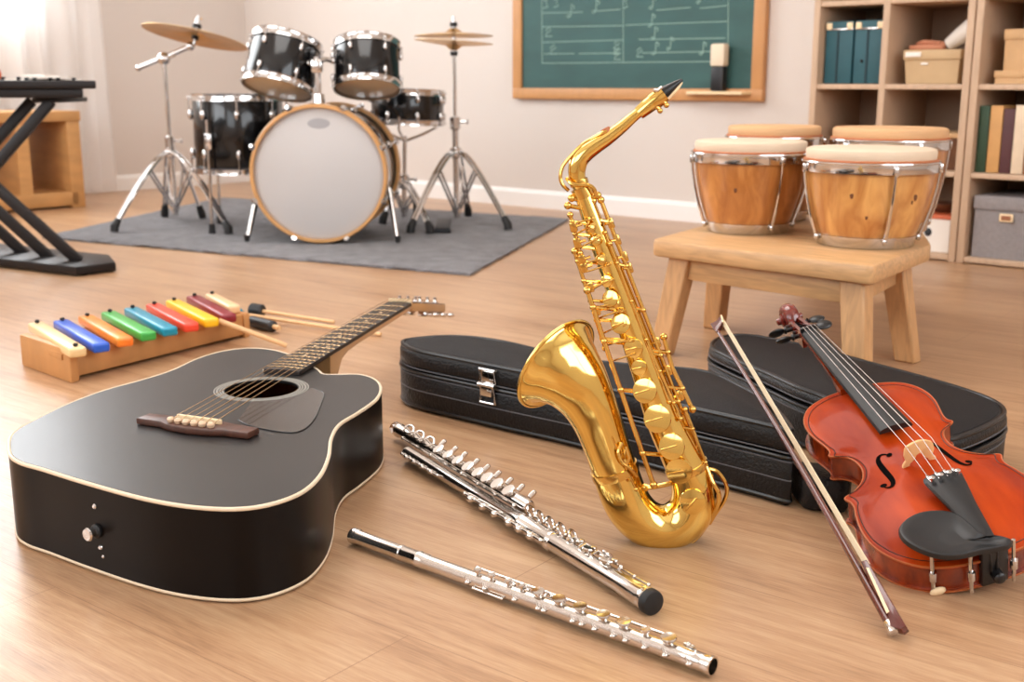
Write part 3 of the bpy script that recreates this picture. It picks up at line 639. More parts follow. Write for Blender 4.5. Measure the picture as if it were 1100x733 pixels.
# ---- stands
def stand(name, label, cat, base, feet, zc, ztop, topxy, rtube=0.011, group=None, lowz=0.05):
    g = thing(name, label, cat, (base.x, base.y, RUGZ), group=group); o = V((base.x, base.y, RUGZ))
    t = V((topxy.x, topxy.y, ztop)) - o; b0 = V((0, 0, lowz - 0.03))
    at = lambda z: b0 + (t - b0) * ((z - RUGZ - b0.z) / max(1e-6, t.z - b0.z))
    mb = MB(); mid = at(RUGZ + t.z * 0.5); mb.tube([b0, mid], rtube, 14); mb.build('lower_tube', 'chrome', g)
    mb = MB(); mb.tube([mid, t], rtube * (0.5 if 'hat' in name else 0.72), 14); mb.build('upper_tube', 'chrome', g)
    mb = MB(); mb.lathe([(rtube * 1.1, -0.03), (rtube * 1.7, -0.025), (rtube * 1.7, 0.015), (rtube * 1.1, 0.02)], 16, align(mid, t - b0)); w = mid + V((rtube * 1.6, 0, 0)); mb.tube([w, w + V((0.022, 0, 0))], 0.005, 8); mb.sphere(w + V((0.026, 0, 0)), 0.010, 10, (0.6, 1, 1)); mb.build('clamp', 'chrome', g)
    cz = at(zc); mb = MB(); mb.lathe([(rtube * 1.1, -0.025), (rtube * 1.8, -0.02), (rtube * 1.9, 0.012), (rtube * 1.1, 0.018)], 16, align(cz, t - b0)); mb.build('collar', 'chrome', g)
    lz = at(RUGZ + lowz)
    for f in feet:
        fp_ = f - o; d = V((fp_.x - cz.x, fp_.y - cz.y, 0)); dn = d.normalized(); sd = V((-dn.y, dn.x, 0)) * 0.011
        top_ = cz + dn * rtube * 1.3; kn = cz + dn * (d.length * 0.28) + V((0, 0, 0.005)); end = fp_ + V((0, 0, 0.022)) - dn * 0.004
        pts = bezier(top_, kn, end, 10); mb = MB()
        for s_ in (-1, 1): mb.tube([p + sd * s_ * (1 - 0.45 * i / 10) for i, p in enumerate(pts)], 0.0055, 8)
        lg = mb.build('leg', 'chrome', g)
        m2 = MB(); q = end + V((0, 0, -0.001)); dd = (end - pts[-3]).normalized(); m2.tube([q - dd * 0.03, q + dd * 0.002, V((q.x, q.y, 0.003)) + dn * 0.004], [0.012, 0.016, 0.015], 10); m2.build('rubber_foot', 'rubber', lg)
        br = pts[5]; m3 = MB()
        for s_ in (-1, 1): m3.tube([lz + dn * rtube + sd * s_ * 0.6, br + sd * s_ * 0.8], 0.0042, 8)
        m3.build('brace', 'chrome', g)
    mb = MB(); mb.lathe([(rtube, -0.012), (rtube * 1.6, -0.01), (rtube * 1.6, 0.012), (rtube, 0.014)], 14, align(lz, t - b0)); mb.build('brace_collar', 'chrome', g)
    return g, o
def PF(px, py): return P(px, py, RUGZ + 0.002)
# crash cymbal stand
cb = PF(189, 236); YC = cb.y
ct = PY(176, 63, YC)
g, o = stand('cymbal_stand', 'chrome boom cymbal stand with double braced legs beside the keyboard', 'cymbal stand', cb, [PF(123, 249.5), PF(246, 251.5), PF(177, 233), PF(218, 234.5)], PY(184, 163, YC).z, ct.z, ct)
mb = MB(); mb.tube([PY(149, 73, YC) - o, PY(176, 62, YC) - o, PY(205, 49.5, YC) - o], 0.0095, 12); cc = PY(210, 37, YC)
cn = V((0.17, 0.165, 0.97)).normalized(); cpos = PY(210, 38, YC); mb.tube([PY(205, 49.5, YC) - o, cpos - o - cn * 0.035, cpos - o - cn * 0.01, cpos - o + cn * 0.075], 0.0055, 10); mb.sphere(PY(149, 73, YC) - o, 0.013, 12); mb.sphere(PY(205, 49.5, YC) - o, 0.017, 12); mb.build('boom_arm', 'chrome', g)
mb = MB(); mb.sphere(ct - o, 0.024, 14, (1.1, 0.8, 1)); mb.tube([ct - o, ct - o + V((0.045, -0.01, 0.01))], 0.005, 8); mb.build('tilter', 'chrome', g)
cn = V((0.17, 0.165, 0.97)).normalized()
cpos = PY(210, 38, YC)
mb = MB(); mb.tube([cpos - o - cn * 0.016, cpos - o - cn * 0.001], 0.0075 if False else 0.014, 12); mb.tube([cpos - o + cn * 0.028, cpos - o + cn * 0.042], 0.017, 12); mb.build('felt_washer', 'rubber', g)
mb = MB(); mb.tube([cpos - o + cn * 0.04, cpos - o + cn * 0.06], 0.010, 10); mb.tube([cpos - o + cn * 0.058 + V((-.016, 0, 0)), cpos - o + cn * 0.066 + V((.016, 0, 0))], 0.005, 8); mb.build('wing_nut', 'chrome', g)
def cymbal(name, label, pos, nrm, R, flip=1, group=None):
    prof = [(0.0105, 0.022), (R * 0.10, 0.020), (R * 0.17, 0.012), (R * 0.21, 0.0065), (R * 0.6, 0.001), (R, -0.007), (R, -0.0085), (R * 0.6, -0.0008), (R * 0.21, 0.0047), (R * 0.165, 0.010), (R * 0.1, 0.018), (0.0105, 0.020)]
    o = MB().ring([(r, z * flip) for r, z in prof], 72).build(name, 'cymbal'); o.matrix_world = align(pos, nrm); return tag(o, label, 'cymbal', group)
cymbal('crash_cymbal', 'bronze crash cymbal tilted on the boom stand', cpos, cn, 56 * mpp(cc))
# hi-hat
hb = PF(491, 239); YH = hb.y; ht = PY(487, 18, YH)
g, o = stand('hi_hat_stand', 'chrome hi-hat stand with pedal beside the snare drum', 'hi-hat stand', hb, [PF(441, 250.5), PF(546, 247), PF(503, 232)], PY(490, 163, YH).z, ht.z, ht, 0.012)
pd = MB(); pv = PF(483, 246) - o; pd.box((0, 0, 0), (0.055, 0.16, 0.008), Matrix.Translation((pv.x - 0.02, pv.y - 0.04, 0.024)) @ Matrix.Rotation(0.1, 4, 'X'), 0.003); pd.box((pv.x - 0.02, pv.y - 0.1, 0.008), (0.06, 0.035, 0.012), None, 0.003); pd.build('pedal', 'grip', g)
h1 = PY(488, 36.5, YH); h2 = PY(489, 47.5, YH)
for h_ in (h1, h2):
    b0 = o + V((0, 0, 0.02)); f_ = (h_.z - b0.z) / (ht.z - b0.z); h_.x = b0.x + (ht.x - b0.x) * f_; h_.y = b0.y + (ht.y - b0.y) * f_
for p_ in (h1 + V((0, 0, .034)), h2 - V((0, 0, .034))): MB().lathe([(0.011, -0.008), (0.014, -0.006), (0.014, 0.006), (0.011, 0.008)], 14, Matrix.Translation(p_ - o)).build('clutch', 'rubber', g)
HR = 42.5 * mpp(h1)
cymbal('hi_hat_cymbal', 'upper bronze hi-hat cymbal of the pair', h1, (0.0, 0.02, 1), HR, 1, 'hi-hat cymbals')
cymbal('hi_hat_cymbal', 'lower bronze hi-hat cymbal of the pair, facing up', h2, (0.06, 0.02, 1), HR, -1, 'hi-hat cymbals')
# snare and its stand
sb = PF(434, 238); YS = sb.y
sn = PY(437.5, 133, YS); ks = mpp(sn); SR = 39.5 * ks; SL = 34 * ks
tom_drum('snare_drum', 'shallow black snare drum on its stand between bass drum and hi-hat', align(sn, (0.03, 0.03, 1)), SR, SL, 8, 0.35, 'head_clear')
st = PY(435, 146, YS)
g, o = stand('snare_stand', 'chrome basket stand under the snare drum', 'drum stand', sb, [PF(411, 241), PF(462, 251), PF(448, 229)], PY(434, 196, YS).z, st.z, st, 0.011)
for a in (0.74, 2.32, 4.67):
    d = V((math.cos(a), math.sin(a), 0)); t0 = st - o
    mb = MB(); mb.tube([t0 - V((0, 0, 0.02)), t0 + d * SR * 0.55 + V((0, 0, 0.0)), t0 + d * (SR + 0.018) + V((0, 0, (sn.z - st.z) - 0.018)), t0 + d * (SR + 0.020) + V((0, 0, (sn.z - st.z) + 0.03))], 0.0055, 8); mb.build('basket_arm', 'chrome', g)
# ------------------------------------------------------------------ stool
SZ = 0.235
snl, snr, sfr, sfl = P(699, 257, SZ), P(938, 286, SZ), P(1001, 262, SZ), P(768, 239, SZ)
sc_ = (snl + snr + sfr + sfl) / 4; sx = ((snr - snl) + (sfr - sfl)).normalized(); SA = math.atan2(sx.y, sx.x)
SM = Matrix.Translation((sc_.x, sc_.y, 0)) @ Matrix.Rotation(SA, 4, 'Z'); SI = SM.inverted()
cs = [SI @ p for p in (snl, snr, sfr, sfl)]
hx = sum(abs(p.x) for p in cs) / 4; hy = sum(abs(p.y) for p in cs) / 4
g = thing('stool', 'low light wood stool with splayed legs carrying the bongo drums', 'stool', mtx=SM)
def rrect(hx, hy, r, n=6, c=(0, 0)):
    out = []
    for qx, qy, a0 in ((1, 1, 0), (-1, 1, PI / 2), (-1, -1, PI), (1, -1, 1.5 * PI)):
        for k in range(n + 1):
            a = a0 + PI / 2 * k / n; out.append((c[0] + qx * (hx - r) + r * math.cos(a), c[1] + qy * (hy - r) + r * math.sin(a)))
    return out
def quad_round(c4, r, n=6):
    out = []
    for i in range(4):
        p = V((c4[i][0], c4[i][1])); a = V((c4[i - 1][0], c4[i - 1][1])); b = V((c4[(i + 1) % 4][0], c4[(i + 1) % 4][1]))
        p0 = p + (a - p).normalized() * r; p1 = p + (b - p).normalized() * r
        for k in range(n + 1):
            t = k / n; q = p0 * (1 - t) ** 2 + p * 2 * t * (1 - t) + p1 * t * t; out.append((q.x, q.y))
    return out
ST = 0.034
def poly_round(pl, r, n=5):
    out = []; m = len(pl)
    for i in range(m):
        p = V(pl[i]); a = V(pl[i - 1]); b = V(pl[(i + 1) % m]); q0 = min(r, (a - p).length * .45); q1 = min(r, (b - p).length * .45)
        p0 = p + (a - p).normalized() * q0; p1 = p + (b - p).normalized() * q1
        for k in range(n + 1): t = k / n; q = p0 * (1 - t) ** 2 + p * 2 * t * (1 - t) + p1 * t * t; out.append((q.x, q.y))
    return out
sp_ = [(SI @ q) for q in (snl, snr, sfr, P(988, 243, SZ), P(972, 226.5, SZ), P(812, 221.5, SZ), P(800, 229.5, SZ))]
MB().prism(poly_round([(p.x, p.y) for p in sp_], 0.022), SZ - ST, SZ, None, 0.006).build('seat', 'stool', g)
zl = SZ - ST; corner = {}
for i, p in enumerate(cs):
    sxn = 1 if p.x > 0 else -1; syn = 1 if p.y > 0 else -1
    tx, ty = p.x - sxn * 0.052, p.y - syn * 0.042; bx_, by_ = p.x - sxn * 0.022, p.y - syn * 0.018
    corner[(sxn, syn)] = (tx, ty)
    vs = []; a, b = 0.0245, 0.019
    for (x, y, z, k) in ((bx_, by_, 0.0, 0.86), (tx, ty, zl, 1.0)):
        for ux, uy in ((-1, -1), (1, -1), (1, 1), (-1, 1)): vs.append((x + ux * a * k, y + uy * b * k, z))
    m = MB(); m.add(vs, [(0, 3, 2, 1), (4, 5, 6, 7), (0, 1, 5, 4), (1, 2, 6, 5), (2, 3, 7, 6), (3, 0, 4, 7)])
    o = m.build('leg', 'stool_leg', g); bv = o.modifiers.new('bev', 'BEVEL'); bv.width = 0.004; bv.segments = 2
def apron(a, b, th=0.018):
    a = V((*corner[a], zl - 0.022)); b = V((*corner[b], zl - 0.022)); d = b - a
    MB().box((0, 0, 0), (d.length, th, 0.044), Matrix.Translation((a + b) / 2) @ Matrix.Rotation(math.atan2(d.y, d.x), 4, 'Z'), 0.002).build('apron', 'stool', g)
apron((-1, -1), (1, -1)); apron((1, -1), (1, 1)); apron((-1, 1), (1, 1)); apron((-1, -1), (-1, 1))
# ------------------------------------------------------------------ bongos
def bongo(cx, cy, rb, rt, hh, label, shell, skin, rods, spin=0.0, knots=()):
    g = thing('bongo_drum', label, 'drum', (cx, cy, SZ + 0.0005), group='bongo drums on the stool')
    def R(z): t = z / hh; return rb * 0.985 + (rt * 0.97 - rb * 0.985) * (1 - (1 - t) ** 1.75)
    zs = [hh * i / 16 for i in range(17)]
    so = MB().lathe([(R(z), z) for z in zs], 56).build('shell', shell, g); so.rotation_euler.z = spin
    MB().ring([(rb * 0.96, 0), (rb * 1.035, 0), (rb * 1.06, 0.002), (R(0.021) * 1.035, 0.021), (R(0.021) * 1.01, 0.022), (rb * 0.96, 0.02)], 56).build('bottom_ring', 'chrome', g)
    h0, h1 = hh - 0.016, hh + 0.002
    MB().ring([(rt * 0.97, h0), (rt * 1.015, h0), (rt * 1.02, h0 + 0.002), (rt * 1.02, h1 - 0.002), (rt * 1.035, h1), (rt * 1.03, h1 + 0.002), (rt * 0.97, h1 + 0.001)], 64).build('top_hoop', 'chrome', g)
    MB().ring([(rt * 0.93, h1 - 0.002), (rt * 0.995, h1 - 0.002), (rt * 0.998, h1 + 0.004), (rt * 0.985, h1 + 0.006), (rt * 0.93, h1 + 0.006)], 64).build('skin_lip', 'copper_lip', g)
    ts = h1 + 0.005 + 0.020
    MB().lathe([(rt * 0.95, h1 + 0.003), (rt * 0.962, h1 + 0.006), (rt * 0.968, ts - 0.006), (rt * 0.955, ts - 0.002), (rt * 0.92, ts), (rt * 0.5, ts + 0.0015), (0, ts + 0.002)], 64, None, cap=False).build('skin', skin, g)
    for a in rods:
        d = V((math.sin(a), -math.cos(a), 0)); t_ = V((math.cos(a), math.sin(a), 0)); pts = []
        for i in range(9):
            z = 0.016 + (hh - 0.014 - 0.016) * i / 8; pts.append(d * (R(z) + 0.0075) + V((0, 0, z)))
        mb = MB(); mb.tube(pts, [0.0034, 0.004, 0.004, 0.003, 0.003, 0.003, 0.0028, 0.0028, 0.0032], 8)
        mb.box((0, 0, 0), (0.010, 0.010, 0.018), align(pts[-1] + V((0, 0, 0.004)), (0, 0, 1), d), 0.003)
        mb.sphere(pts[0], 0.0055, 8, (1, 1, 1.4)); mb.build('tension_rod', 'chrome', g)
    for a, z, s in knots:
        d = V((math.sin(a), -math.cos(a), 0)); mb = MB()
        mb.sphere((0, 0, 0), 0.0035 * s, 10, (1.0, 1.9, 0.12), align(d * (R(z) + 0.0001) + V((0, 0, z)), d, (0, 0, 1) if False else V((-d.y, d.x, 0)))); mb.build('wood_knot', 'knot', g)
    return g
def bcent(px, py): return P(px, py, SZ)
b1 = bcent(802.5, 248); k1 = mpp(b1); b2 = bcent(929, 262); k2 = mpp(b2)
bongo(b1.x, b1.y, 40.5 * k1, 60.5 * k1, 82 * k1, 'front left bongo drum with cream skin and amber wood shell', 'bongo_dark', 'skin', [math.radians(a) for a in (-86, 20, 82, 150, 215)], 0.4, [(-.45, 0.094, 1.0)])
bongo(b2.x, b2.y, 47 * k2, 69 * k2, 87 * k2, 'front right bongo drum with cream skin and knotty pale wood shell', 'bongo', 'skin', [math.radians(a) for a in (-84, 4, 76, 140, 220)], 1.9, [(-.55, 0.102, 1.0), (.52, 0.100, 1.3), (-.30, .062, .75), (.47, .090, .7)])
b3 = PY(829, 200, 2.655); b4 = PY(952, 200, 2.46)
k3 = mpp(V((b3.x, b3.y, .4))); k4 = mpp(V((b4.x, b4.y, .4)))
bongo(b3.x, b3.y, 36 * k3, 50.5 * k3, 0.183, 'rear left bongo drum with tan skin behind the amber front drum', 'bongo_dark', 'skin_tan', [math.radians(a) for a in (-70, 10, 84, 170, 230)], 0.9)
bongo(b4.x, b4.y, 42 * k4, 61.5 * k4, 0.186, 'rear right bongo drum with tan skin behind the knotty front drum', 'bongo_dark', 'skin_tan', [math.radians(a) for a in (-60, 12, 86, 150, 215)], 2.4)
# ------------------------------------------------------------------ xylophone
xf0 = P(73, 411); xf1 = P(266, 362); xd = (xf1 - xf0); XL = xd.length; xa = math.atan2(xd.y, xd.x)
XM = Matrix.Translation((xf0.x, xf0.y, 0)) @ Matrix.Rotation(xa, 4, 'Z'); XI = XM.inverted()
XZ = 0.052
xb = XI @ P(26, 393); DY = xb.y
g = thing('xylophone', 'wooden xylophone with coloured bars on the floor behind the black guitar', 'xylophone', mtx=XM)
# rails and end blocks
sk = xb.x
MB().box(((XL) / 2 + 0.01, 0.012, XZ * 0.55), (XL + 0.0, 0.022, XZ * 0.86), None, 0.002).build('front_rail', 'pine', g)
vs = []
MB().box((XL / 2 + sk * 0.9 + 0.01, DY - 0.014, XZ * 0.55), (XL, 0.022, XZ * 0.86), None, 0.002).build('back_rail', 'pine', g)
MB().prism([(0.0, 0.012), (XL, 0.012), (XL + sk, DY - 0.012), (sk, DY - 0.012)], XZ - 0.012, XZ, None, 0.001).build('bar_bed', 'pine', g)
p = [(-0.002, -0.012), (0.018, -0.012), (0.018 + sk, DY + 0.004), (-0.002 + sk, DY + 0.004)]
MB().prism(quad_round(p, 0.004, 3), 0.0, XZ + 0.011, None, 0.003).build('end_block', 'tan_card' if False else 'pine', g)
p = [(XL - 0.012, -0.004), (XL + 0.004, -0.004), (XL + sk, DY), (XL - 0.016 + sk, DY)]
MB().prism(quad_round(p, 0.003, 3), 0.0, XZ + 0.001, None, 0.002).build('end_block', 'pine', g)
BZ = XZ + 0.0185
bars = [('cream', (38, 346), (83.7, 374)), ('blue', (65, 343.5), (109, 369)), ('orange', (91.7, 338.6), (134.7, 363)), ('green', (116, 334.3), (159.5, 357)),
        ('teal', (140.4, 330), (182.8, 352)), ('red', (163.8, 326), (206, 347.5)), ('yellow', (185, 321.8), (227.6, 342.5)), ('maroon', (207, 317.2), (246.6, 338)), ('natural', (226, 315), (252, 328.5))]
for i, (c, f, n_) in enumerate(bars):
    a = XI @ P(*n_, BZ); b = XI @ P(*f, BZ); d = b - a; wd = 0.0315 if i < 8 else 0.027
    T = Matrix.Translation(((a.x + b.x) / 2, (a.y + b.y) / 2, XZ + 0.0096)) @ Matrix.Rotation(math.atan2(d.y, d.x), 4, 'Z')
    o = MB().box((0, 0, 0), (d.length, wd, 0.0185), T, 0.005, 3).build('tone_bar', 'bar_' + c, g); o['label'] = c + ' tone bar'
    for s_ in ((-1, 1) if i < 8 else (1,)):
        if s_ == -1 and i not in (0,): continue
        q = T @ V((s_ * (d.length / 2 - 0.014), 0, 0.009)); m = MB(); m.lathe([(0.003, -0.003), (0.003, 0.001), (0.0045, 0.002), (0.0045, 0.005), (0.003, 0.0065)], 12, Matrix.Translation(q)); m.build('bar_pin', 'rubber', o) if True else None
# mallets
def mallet(label, a, b, r, head=None, hr=0.0, hl=0.0, hm=None, grip=None, group='mallets beside the xylophone'):
    g = thing('mallet', label, 'mallet', mtx=align(a, b - a), group=group); L = (b - a).length
    MB().tube([(0, 0, 0), (0, 0, L)], [r, r * 0.92], 12).build('stick', 'stick', g)
    if head == 'ball': MB().sphere((0, 0, 0), hr, 18, (1, 1, 1.1)).build('head', hm, g)
    if head == 'barrel': MB().lathe([(hr * 0.8, -hl / 2), (hr, -hl / 2 + hr * 0.2), (hr, hl / 2 - hr * 0.2), (hr * 0.8, hl / 2)], 20).build('head', hm, g)
    if grip: MB().lathe([(r * 1.3, grip[0]), (grip[2], grip[0] + 0.004), (grip[2] * 1.05, grip[1] - 0.006), (grip[2] * 0.6, grip[1])], 18).build('grip', 'grip', g)
    return g
mallet('pale mallet stick leaning on the xylophone next to the yellow bar', P(235, 344.5, 0.062), P(308, 371.5, 0.005), 0.0055)
mallet('mallet with a grey barrel head lying behind the other sticks', P(276, 333.5, 0.017), P(359, 346, 0.005), 0.0045, 'barrel', 0.016, 0.034, 'grip')
mallet('long pale mallet stick reaching behind the guitar neck, teal ball head', P(255, 337, 0.016), P(409, 359.5, 0.005), 0.0048, 'ball', 0.0145, 0, 'bar_teal')
mallet('short mallet with a thick black grip lying on the floor near the guitar neck', P(258, 342, 0.014), P(300, 352.5, 0.014), 0.006, grip=(0.045, 0.135, 0.0125))
# ------------------------------------------------------------------ cases
def outline_world(pts): return [(p.x, p.y) for p in pts]
def case(name, label, plan, h, seams, m_body, m_top, zsplit, mtx):
    I = mtx.inverted(); pl = [V((p.x, p.y)) for p in catmull([V(((I @ p).x, (I @ p).y, 0)) for p in plan], 8)]
    lens = [(pl[(i + 1) % len(pl)] - pl[i]).length for i in range(len(pl))]; tot = sum(lens); NP = 160; rs = []; i = 0; acc = 0.0
    for k in range(NP):
        d = tot * k / NP
        while acc + lens[i] < d: acc += lens[i]; i += 1
        rs.append(pl[i] + (pl[(i + 1) % len(pl)] - pl[i]) * ((d - acc) / max(1e-9, lens[i])))
    for _ in range(10): rs = [(rs[k - 1] + rs[k] * 2 + rs[(k + 1) % NP]) / 4 for k in range(NP)]
    out = [(p.x, p.y) for p in rs]
    g = thing(name, label, 'instrument case', mtx=mtx)
    MB().prism(out, 0.0, zsplit - 0.0012, None, 0.008).build('base', m_body, g, sharp=50)
    MB().prism(out, zsplit + 0.0012, h, None, 0.010).build('lid', m_body, g, sharp=50)
    def inset(d):
        n = len(out); res = []
        ar = sum(out[i][0] * out[(i + 1) % n][1] - out[(i + 1) % n][0] * out[i][1] for i in range(n)); sg = 1 if ar > 0 else -1
        for i in range(n):
            e = V(out[(i + 1) % n]) - V(out[i - 1]); e.normalize(); res.append(V(out[i]) + V((-e.y, e.x)) * d * sg)
        return res
    MB().prism([tuple(p) for p in inset(0.011)], h - 0.002, h + 0.0008, None, 0.0005).build('top_panel', m_top, g)
    MB().tube([(p.x, p.y, h - 0.0015) for p in inset(0.0045)], 0.0034, 8, closed=True).build('top_piping', 'piping', g)
    MB().tube([(p.x, p.y, zsplit) for p in inset(0.0005)], 0.0028, 8, closed=True).build('zip', 'piping', g)
    for z, m in seams: MB().tube([(p.x, p.y, z) for p in inset(0.0002)], 0.0011, 6, closed=True).build('stitch_line', m, g)
    MB().tube([(p.x, p.y, 0.008) for p in inset(0.002)], 0.0035, 8, closed=True).build('bottom_piping', 'piping', g)
    return g, out
CH = 0.105
plan1 = [P(429, 426), P(433, 436), P(450, 442.5), P(485, 451), P(551, 467), P(616, 482), P(700, 505.5), P(784, 528.5), P(830, 541), P(862, 550), P(874, 549), P(876, 540),
         P(846, 441, CH), P(825, 428, CH), P(798, 414, CH), P(762, 398, CH), P(700, 392.5, CH), P(640, 387, CH), P(590, 377.5, CH), P(545, 366.5, CH), P(500, 360.5, CH), P(462, 360.5, CH), P(441, 364, CH)]
for p_ in plan1: p_.x = min(p_.x, 0.366)
PK = [P(846, 547), P(862, 550.5), P(882, 554), P(908, 555), V((.452, 1.43, 0)), V((.445, 1.49, 0)), V((.40, 1.50, 0)), V((.35, 1.46, 0))]
CM1 = Matrix.Translation((0.05, 1.75, 0)) @ Matrix.Rotation(WALL_ANG, 4, 'Z')
g, out1 = case('instrument_case', 'long black leatherette case with a metal latch behind the saxophone', plan1, CH, [(0.073, 'stitch'), (0.061, 'stitch'), (0.036, 'stitch')], 'case', 'case_top', 0.067, CM1)
MB().prism(quad_round([tuple((CM1.inverted() @ p_))[:2] for p_ in (P(862, 550.5), P(910, 555), V((.452, 1.46, 0)), V((.372, 1.48, 0)))], 0.014), 0.001, 0.047, None, 0.008).build('end_pocket', 'case', g)
# latch on the front wall
I = CM1.inverted()
fa_, fb_2 = I @ P(485, 451), I @ P(551, 467); fd = (fb_2 - fa_).normalized(); fn = V((fd.y, -fd.x, 0))
T0 = fa_ + fd * ((I @ P(525, 461)) - fa_).dot(fd)
LM = Matrix(((fd.x, fn.x, 0, T0.x), (fd.y, fn.y, 0, T0.y), (0, 0, 1, 0), (0, 0, 0, 1)))
lt = MB(); 
def frame_loop(mb, x0, x1, z0, z1, y, r): mb.tube([(x0, y, z0), (x1, y, z0), (x1, y, z1), (x0, y, z1)], r, 8, closed=True, X=LM)
frame_loop(lt, -0.0155, 0.0155, 0.074, 0.098, 0.004, 0.0028); frame_loop(lt, -0.0145, 0.0145, 0.044, 0.070, 0.004, 0.0028)
lp = lt.build('latch_frame', 'chrome', g)
MB().box((0, 0.003, 0.086), (0.026, 0.004, 0.020), LM, 0.0015).build('latch_plate', 'chrome', g)
mb = MB(); mb.box((0, 0.006, 0.066), (0.024, 0.006, 0.022), LM, 0.002); cyl(mb, LM @ V((-0.017, 0.006, 0.073)), LM @ V((0.017, 0.006, 0.073)), 0.004, 10); mb.build('latch_hook', 'chrome', g)
CH2 = 0.092
plan2 = [P(761, 373, CH2), P(763, 366, CH2), P(778, 359.5, CH2), P(806, 359, CH2), P(840, 365, CH2), P(880, 373.5, CH2), P(940, 390, CH2), P(1000, 406, CH2), P(1040, 418, CH2), P(1066, 427, CH2), P(1081, 436, CH2),
         P(1084, 444, CH2), P(1074, 452.5, CH2), P(1050, 464, CH2), P(1018, 474, CH2), P(985, 470, CH2), P(930, 446, CH2), P(876, 423, CH2), P(855, 416, CH2), P(825, 401.5, CH2), P(795, 389.5, CH2), P(768, 377, CH2)]
CM2 = Matrix.Translation((0.5, 1.66, 0)) @ Matrix.Rotation(math.radians(-55), 4, 'Z')
g, out2 = case('violin_case', 'black cloth violin case with zip, behind the violin and under the bow tip', plan2, CH2, [(0.075, 'stitch'), (0.056, 'stitch')], 'case', 'case_top', 0.066, CM2)
# ------------------------------------------------------------------ guitar
ZT = 0.108; GYAW = math.radians(72.56)
GM = Matrix.Translation((-0.464, 1.234, 0)) @ Matrix.Rotation(GYAW, 4, 'Z'); GI = GM.inverted()
def gl(px, py, z=ZT): return GI @ P(px, py, z)
gpx = [(9, 486), (12, 466), (38, 450), (75, 432.5), (112, 419), (150, 408.5), (183, 398), (209, 386), (235, 378), (264, 374), (292, 375.5), (318, 383), (341, 396), (348, 401.5), (362, 402), (386, 402),
       (403, 407), (410, 416), (405, 428.5), (385, 443), (366, 455), (357, 470), (354, 490), (345, 510), (325, 528), (290, 541), (250, 546), (200, 543), (150, 534), (90, 517.5), (45, 503.5), (20, 496)]
gout = [(p.x, p.y) for p in catmull([gl(*p) for p in gpx], 5)]
g = thing('acoustic_guitar', 'black cutaway acoustic guitar lying face up on the floor in front', 'guitar', mtx=GM)
n = len(gout); ar = sum(gout[i][0] * gout[(i + 1) % n][1] - gout[(i + 1) % n][0] * gout[i][1] for i in range(n))
if ar < 0: gout = gout[::-1]
def ginset(d):
    res = []
    for i in range(n):
        e = V(gout[(i + 1) % n]) - V(gout[i - 1]); e.normalize(); res.append(V(gout[i]) + V((-e.y, e.x)) * d)
    return res
MB().prism(gout, 0.004, ZT - 0.002, None, 0, caps=False).build('sides', 'black_side', g)
MB().prism([tuple(p) for p in ginset(0.001)], 0.0035, 0.006).build('back', 'black_side', g)
MB().prism([tuple(p) for p in ginset(0.006)], 0.008, 0.010).build('inner_back', 'inside_wood', g)
MB().prism([tuple(p) for p in ginset(0.004)], 0.009, ZT - 0.005, None, 0, caps=False).build('lining', 'inside_wood', g)
hc = gl(281, 418); HRD = 0.052
def plate_with_hole(outer, c, r, z0, z1):
    bm = bmesh.new(); res = []
    for z in (z1, z0):
        vo = [bm.verts.new((p[0], p[1], z)) for p in outer]; vh = [bm.verts.new((c.x + r * math.cos(2 * PI * k / 48), c.y + r * math.sin(2 * PI * k / 48), z)) for k in range(48)]
        eo = [bm.edges.new((vo[i], vo[(i + 1) % len(vo)])) for i in range(len(vo))]; eh = [bm.edges.new((vh[i], vh[(i + 1) % 48])) for i in range(48)]
        bmesh.ops.triangle_fill(bm, edges=eo + eh, use_beauty=True); res.append((vo, vh))
    for k in (0, 1):
        a, b = res[0][k], res[1][k]
        for i in range(len(a)): j = (i + 1) % len(a); bm.faces.new((a[i], a[j], b[j], b[i]))
    bm.verts.index_update(); vs = [tuple(v.co) for v in bm.verts]; fs = [tuple(v.index for v in f.verts) for f in bm.faces]; bm.free(); return vs, fs
MB().add(*plate_with_hole([tuple(p) for p in ginset(0.0035)], hc, HRD, ZT - 0.004, ZT)).build('soundboard', 'black_gloss', g)
for z, nm in ((ZT - 0.002, 'top_binding'), (0.0045, 'bottom_binding')):
    MB().tube([(p.x, p.y, z) for p in ginset(0.0015)], 0.0025, 8, closed=True).build(nm, 'cream', g)
for r0, r1 in ((1.03, 1.075), (1.105, 1.145), (1.175, 1.235), (1.265, 1.30)):
    pr = [(HRD * r0, 0), (HRD * r1, 0), (HRD * r1, 0.0006), (HRD * r0, 0.0006)]
    MB().ring(pr, 64, Matrix.Translation((hc.x, hc.y, ZT))).build('rosette', 'rosette', g)
pk = catmull([gl(*p) for p in ((256, 452), (270, 458.5), (300, 464.5), (322, 464), (337, 452), (346, 432), (347.5, 423), (338, 418))], 5, False)
arc = []
a0 = math.atan2(pk[-1].y - hc.y, pk[-1].x - hc.x); a1 = math.atan2(pk[0].y - hc.y, pk[0].x - hc.x)
if a1 > a0: a1 -= 2 * PI
if a0 - a1 > PI: a0, a1 = a0, a1 + 2 * PI
for k in range(17): a = a0 + (a1 - a0) * k / 16; arc.append((hc.x + HRD * 1.33 * math.cos(a), hc.y + HRD * 1.33 * math.sin(a)))
pko = [(p.x, p.y) for p in pk] + arc
MB().prism(pko, ZT, ZT + 0.0009).build('pickguard', mat('black_pickguard_plastic', srgb(16, 15, 16), 0.22, coat=0.5), g)
mb = MB(); mb.tube([(p.x, p.y, ZT + 0.0006) for p in pk], 0.0009, 6); mb.build('pickguard_edge', 'ebony', g)
